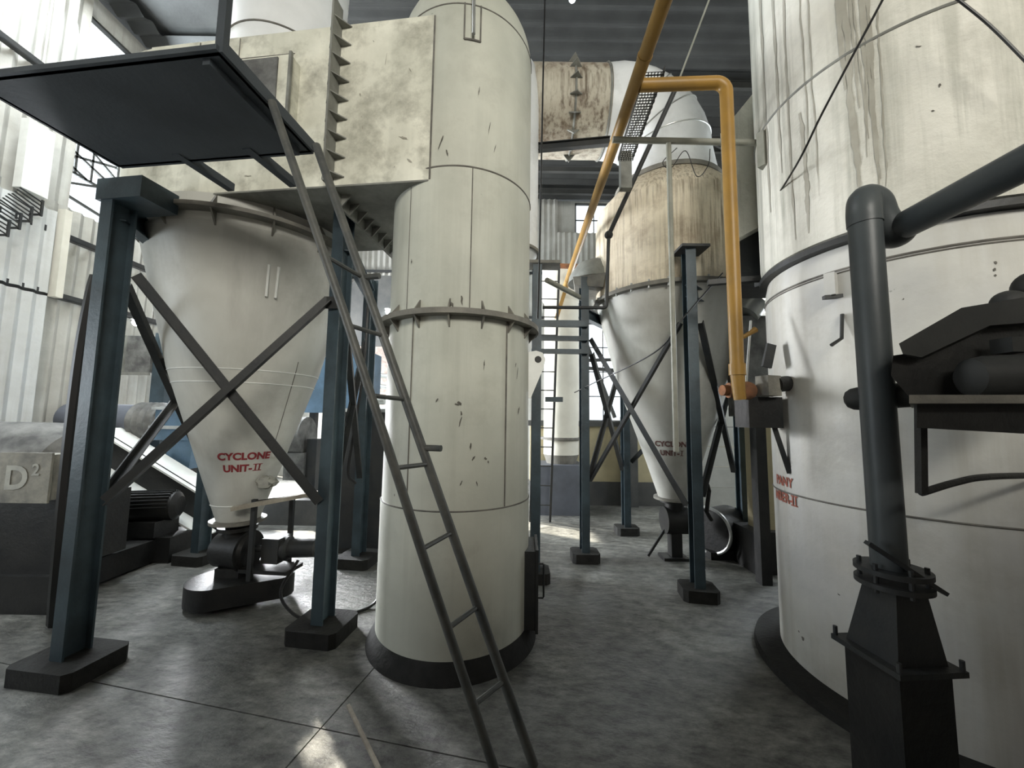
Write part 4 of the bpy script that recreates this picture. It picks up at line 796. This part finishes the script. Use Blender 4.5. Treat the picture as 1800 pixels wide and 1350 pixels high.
obj('shaft', MB().b2((2.62, 4.15, .42), (2.84, 4.35, 1.6)), 'cream_wall', cp, smooth=False); obj('foot', MB().b2((2.50, 4.05, 0), (2.95, 4.45, .42)), 'black_machine', cp, smooth=False)
dkm = thing('dark_burner_box', 'dark burner casing behind the rusty valve', 'machine', (2.3, 3.9, 1.4))
obj('casing', MB().b2((2.28, 3.75, 1.60), (2.72, 4.05, 2.60)), 'dusty_machine', dkm, smooth=False); obj('duct_stub', MB().cyl((2.35, 3.8, 2.62), (2.45, 3.8, 2.75), .12, 20), 'galvanised', dkm); obj('leg', MB().b2((2.4, 3.8, 0), (2.5, 3.9, 1.6)), 'black_machine', dkm, smooth=False)
# ================================================================== LEFT SIDE MACHINERY
bm = thing('large_motor', 'dusty grey large motor with a terminal box at the left edge', 'motor', (-4.45, 3.45, .3))
obj('body', MB().tube([(-5.6, 3.45, 1.10), (-5.5, 3.45, 1.10), (-4.05, 3.45, 1.10), (-3.85, 3.45, 1.08), (-3.72, 3.45, 1.05)], [.3, .36, .36, .31, .18], 36), 'dusty_machine', bm)
tbx = obj('terminal_box', MB().box((-3.64, 3.02, 1.06), (.36, .16, .34)), 'box_dusty', bm, smooth=False); obj('box_lid', MB().box((-3.64, 2.935, 1.06), (.39, .015, .37)), 'box_dusty', tbx, smooth=False)
V_, F_ = textmesh(['D'], .24, bold=.03); obj('lettering', MB().add([(x_ - 3.69, 2.922, y_ + .98) for x_, y_ in V_], F_), 'chalk', tbx, smooth=False, flip=False, label='smeared chalk letter D')
V_, F_ = textmesh(['2'], .12, bold=.02); obj('lettering', MB().add([(x_ - 3.55, 2.922, y_ + 1.08) for x_, y_ in V_], F_), 'chalk', tbx, smooth=False, flip=False, label='small smeared chalk 2')
obj('pedestal', MB().b2((-5.4, 3.15, .28), (-3.62, 3.75, .85)), 'black_machine', bm, smooth=False)
sk = thing('machine_skid', 'black steel skid on the floor under the left motors', 'skid', (-4.5, 3.9, 0))
obj('beam', MB().b2((-5.8, 3.10, 0), (-3.55, 3.45, .28)), 'black_machine', sk, smooth=False); obj('beam', MB().b2((-5.8, 4.15, 0), (-3.55, 4.55, .26)), 'black_machine', sk, smooth=False); obj('cross_beam', MB().b2((-3.95, 3.45, .02), (-3.7, 4.2, .24)), 'black_machine', sk, smooth=False); obj('cross_beam', MB().b2((-5.7, 3.45, .02), (-5.4, 4.2, .24)), 'black_machine', sk, smooth=False)
fm = thing('finned_motor', 'dark finned motor on the skid behind the left column', 'motor', (-3.9, 4.2, .26))
a, b = Vector((-4.35, 4.15, .55)), Vector((-3.62, 4.33, .55)); ax = (b - a).normalized(); sx = ax.cross(Vector((0, 0, 1)))
obj('body', MB().tube([a, a.lerp(b, .05), a.lerp(b, .3), a.lerp(b, .32), a.lerp(b, .95), b], [.08, .13, .13, .15, .15, .10], 28), 'black_machine', fm)
for k in range(14):
    an = PI * (k + .5) / 14; d_ = sx * math.cos(an) + Vector((0, 0, 1)) * math.sin(an)
    obj('fin', MB().bar(a.lerp(b, .36) + d_ * .158, a.lerp(b, .92) + d_ * .158, .006, .028, d_), 'dark_steel', fm, smooth=False)
obj('foot', MB().b2((-4.1, 4.12, .26), (-3.7, 4.42, .42)), 'black_machine', fm, smooth=False)
lpi = thing('indigo_pipe', 'dark indigo horizontal pipe with ribbed coupling behind the left column', 'pipe', (-5.2, 5.1, 1.2))
obj('pipe', MB().cyl((-5.8, 5.1, 1.47), (-4.85, 5.1, 1.45), .21, 32), 'indigo_pipe', lpi)
cpb = [(-4.9 + k * .04, 5.1, 1.45) for k in range(11)]; obj('ribbed_coupling', MB().tube(cpb, [.19, .25, .22, .25, .21, .25, .22, .25, .21, .22, .19], 32), 'dusty_machine', lpi)
obj('stand', MB().b2((-5.5, 5.0, 0), (-5.35, 5.2, 1.28)), 'black_machine', lpi, smooth=False)
bh = thing('blue_housing', 'blue cast housing at the end of the ribbed coupling', 'housing', (-4.25, 5.1, 0))
obj('upper_flange', MB().b2((-4.52, 4.9, 1.22), (-4.02, 5.3, 1.62)), 'blue_housing', bh, smooth=False); obj('rim', MB().b2((-4.56, 4.86, 1.36), (-3.98, 5.34, 1.40)), 'galvanised', bh, smooth=False); obj('rim', MB().b2((-4.55, 4.87, 1.60), (-3.98, 5.33, 1.635)), 'galvanised', bh, smooth=False)
obj('lower_cone', MB().add([Vector(p) for p in ((-4.45, 4.95, 1.22), (-4.05, 4.95, 1.22), (-4.05, 5.28, 1.22), (-4.45, 5.28, 1.22), (-4.35, 5.0, .85), (-4.12, 5.0, .85), (-4.12, 5.2, .85), (-4.35, 5.2, .85))], [(0, 1, 2, 3), (7, 6, 5, 4)] + [(i, (i + 1) % 4, 4 + (i + 1) % 4, 4 + i) for i in range(4)]), 'blue_housing', bh, smooth=False); obj('stand', MB().b2((-4.3, 5.0, 0), (-4.15, 5.2, .86)), 'black_machine', bh, smooth=False)
cv = thing('inclined_conveyor', 'dark inclined conveyor trough with white edge strips behind the left column', 'conveyor', (-4.0, 4.75, .2))
ca, cb_ = Vector((-4.95, 4.75, 1.36)), Vector((-3.45, 4.75, .52))
obj('upper_strip', MB().bar(ca, cb_, .34, .02), 'white_enamel', cv, smooth=False, label='white top strip'); obj('side_web', MB().bar(ca + Vector((0, -.1, -.17)), cb_ + Vector((0, -.1, -.17)), .02, .32), 'black_machine', cv, smooth=False); obj('lower_strip', MB().bar(ca + Vector((0, -.2, -.36)), cb_ + Vector((0, -.2, -.34)), .22, .02), 'white_enamel', cv, smooth=False, label='white lower strip'); obj('support_leg', MB().b2((-4.2, 4.75, 0), (-4.1, 4.85, .7)), 'black_machine', cv, smooth=False); obj('support_leg', MB().b2((-3.6, 4.75, 0), (-3.5, 4.85, .3)), 'black_machine', cv, smooth=False)
solo('sunlit_floor_patch', MB().b2((-4.55, 4.95, .0), (-3.55, 5.45, .012)), 'sunlit_floor_white', 'pale patch painted as sunlit floor behind the left machines', 'sheet', smooth=False)  # thin pale slab in place of a sunlit patch of floor
wb_ = thing('wall_box', 'grey framed box with glass front high on the left, behind the column', 'box', (-4.9, 5.4, 1.75))
a = atY(222, 590, 5.4); b = atY(262, 655, 5.4); obj('case', MB().b2((a.x, 5.4, b.z), (b.x, 5.6, a.z)), 'dusty_machine', wb_, smooth=False); obj('frame', MB().b2((a.x - .02, 5.37, b.z - .04), (b.x + .02, 5.4, b.z)), 'rib_steel', wb_, smooth=False); obj('frame', MB().b2((a.x - .02, 5.37, b.z), (a.x + .02, 5.4, a.z)), 'rib_steel', wb_, smooth=False); obj('post', MB().b2((b.x + .02, 5.42, 0), (b.x + .22, 5.6, 2.7)), 'blue_steel', wb_, smooth=False)
# sheeted pillar and stair brackets on the far left
sp = thing('sheeted_shaft', 'pale corrugated-sheet shaft standing against the left wall', 'shaft', (-5.55, 4.15, 0))
for z0, z1, mt_ in ((.0, 3.0, 'pale_sheet'), (3.04, 4.1, 'pale_sheet')):
    obj('sheet', corr(MB(), (-5.85, 3.7, z0), (.0, 1.0, 0), (0.0, 0, z1 - z0), 7, .02, (1, 0, 0)), mt_, sp, flip=False)
    obj('sheet', corr(MB(), (-5.85, 4.70, z0), (-.1, .0, 0), (0.0, 0, z1 - z0), 1, .02, (0, 1, 0)), mt_, sp, flip=False)
obj('white_panel', MB().b2((-5.82, 4.24, 4.15), (-5.72, 4.50, 5.0)), 'white_enamel', sp, smooth=False); obj('corner_strip', MB().b2((-5.85, 4.72, 3.0), (-5.75, 4.80, 4.15)), 'white_wall', sp, smooth=False)
for k in range(4):
    p = Vector((-5.7, 4.16 - .09 * k, 4.02 - k * .13)); t = thing('stair_bracket', ['topmost', 'second', 'third', 'lowest'][k] + ' dark barred step bracket on the left wall', 'bracket', p, 'step brackets on the left wall')
    for j in range(4): obj('bar', MB().bar(p + Vector((0, .02 * j, j * .035)), p + Vector((.0, .28, -.10 + j * .05)), .016, .010), 'dark_steel', t, smooth=False)
    obj('end_bar', MB().bar(p + Vector((0, .28, -.12)), p + Vector((0, .28, .08)), .02, .02), 'dark_steel', t, smooth=False)
    obj('wall_arm', MB().bar(p + Vector((0, .28, -.1)), p + Vector((-.3, .28, -.1)), .02, .02), 'dark_steel', t, smooth=False)
# far left background behind the left cone / between cone and tower
cb2 = thing('control_cabinet', 'tall dark grey cabinet behind the second column', 'cabinet', (-1.72, 4.75, 0))
obj('body', MB().b2((-2.02, 4.5, .06), (-1.28, 5.0, 1.60)), 'dark_steel', cb2, smooth=False); obj('top_rim', MB().b2((-2.04, 4.48, 1.60), (-1.26, 5.02, 1.64)), 'galvanised', cb2, smooth=False); obj('plinth', MB().b2((-2.0, 4.52, 0), (-1.3, 4.98, .06)), 'black_machine', cb2, smooth=False)
solo('gate_valve', MB().sphere((-1.72, 4.7, 1.74), .07, 12).cyl((-1.82, 4.7, 1.74), (-1.55, 4.7, 1.74), .045, 16), 'galvanised', 'small dull metal valve lying on the dark cabinet', 'valve')
bho = thing('blue_hopper', 'light blue sheet hopper behind the left cone', 'hopper', (-3.0, 6.2, 1.0))
obj('body', MB().prism([Vector((-3.5, 6.2, 1.6)), Vector((-2.3, 6.2, 1.6)), Vector((-2.3, 6.2, 2.6)), Vector((-3.1, 6.2, 2.6))], (0, .5, 0)), 'blue_housing', bho, smooth=False); obj('leg', MB().b2((-2.5, 6.3, 0), (-2.4, 6.4, 1.6)), 'dark_steel', bho, smooth=False); obj('leg', MB().b2((-3.3, 6.3, 0), (-3.2, 6.4, 1.6)), 'dark_steel', bho, smooth=False)
fb = thing('floor_blower', 'dark blower on a pedestal behind the left valve', 'blower', (-3.3, 6.0, 0))
obj('casing', MB().cyl((-3.5, 5.9, 1.25), (-3.1, 5.9, 1.25), .28, 28), 'dusty_machine', fb); obj('pedestal', MB().b2((-3.05, 5.8, .1), (-2.9, 6.0, 1.2)), 'dark_steel', fb, smooth=False); obj('base', MB().b2((-3.8, 5.6, 0), (-2.6, 6.2, .35)), 'dado_paint', fb, smooth=False); obj('box', MB().b2((-3.35, 5.75, .6), (-3.05, 6.05, 1.0)), 'dusty_machine', fb, smooth=False)
pr_ = thing('pipe_rack', 'galvanised pipes on a rack in front of the brick wall, left of the tower', 'pipe rack', (-2.6, 8.2, 1.5))
for z, dx in ((2.3, .25), (2.5, -.1)): obj('pipe', MB().cyl((-3.4, 8.2, z), (-2.0, 8.1, z - .2 - dx * .2), .05, 12), 'galvanised', pr_)
obj('ledge', MB().b2((-3.4, 8.2, 1.68), (-1.9, 8.5, 1.78)), 'white_enamel', pr_, smooth=False); obj('post', MB().b2((-3.4, 8.3, 0), (-3.3, 8.4, 2.6)), 'dark_steel', pr_, smooth=False)
dwl = struct('wall_lintel', MB().b2((-4.2, 8.9, 3.2), (-1.0, 9.0, 4.9)), 'dado_paint'); 
# ================================================================== LAMPS, loose items
def lamp(p, lab, fix, r=.05):
    t = thing('bulkhead_lamp', lab, 'lamp', p, 'bright lamps')
    obj('housing', MB().lathe(p, [(.004, r * 1.25), (r * .6, r * 1.2), (r * 1.3, r * 1.0), (r * 1.3, r * .8)], 20), 'rib_steel', t); obj('lens', MB().sphere(p, r, 10), 'lamp_glow', t)
    obj('bracket', MB().tube([p + Vector((0, 0, r * 1.1)), fix], .012, 8), 'dark_steel', t)
p = atY(240, 567, 5.3); lamp(p, 'glaring white lamp left of the left cone', Vector((XL, p.y + .1, p.z + .2)))
p = atY(683, 548, 8.7); lamp(p, 'glaring white lamp at the left edge of the tower', Vector((p.x, 8.9, p.z + .15)), .07)
p = atZ(1006, -2, 7.28); lamp(p, 'small lit lamp under the roof at the top edge', Vector((p.x, p.y, ZR)), .045)
a, b = atZ(612, 1240, .01), atZ(668, 1356, .01); solo('floor_stick', MB().bar(a, b, .016, .014), 'wood', 'pale wooden stick lying on the floor in front of the tower', 'stick', smooth=False)
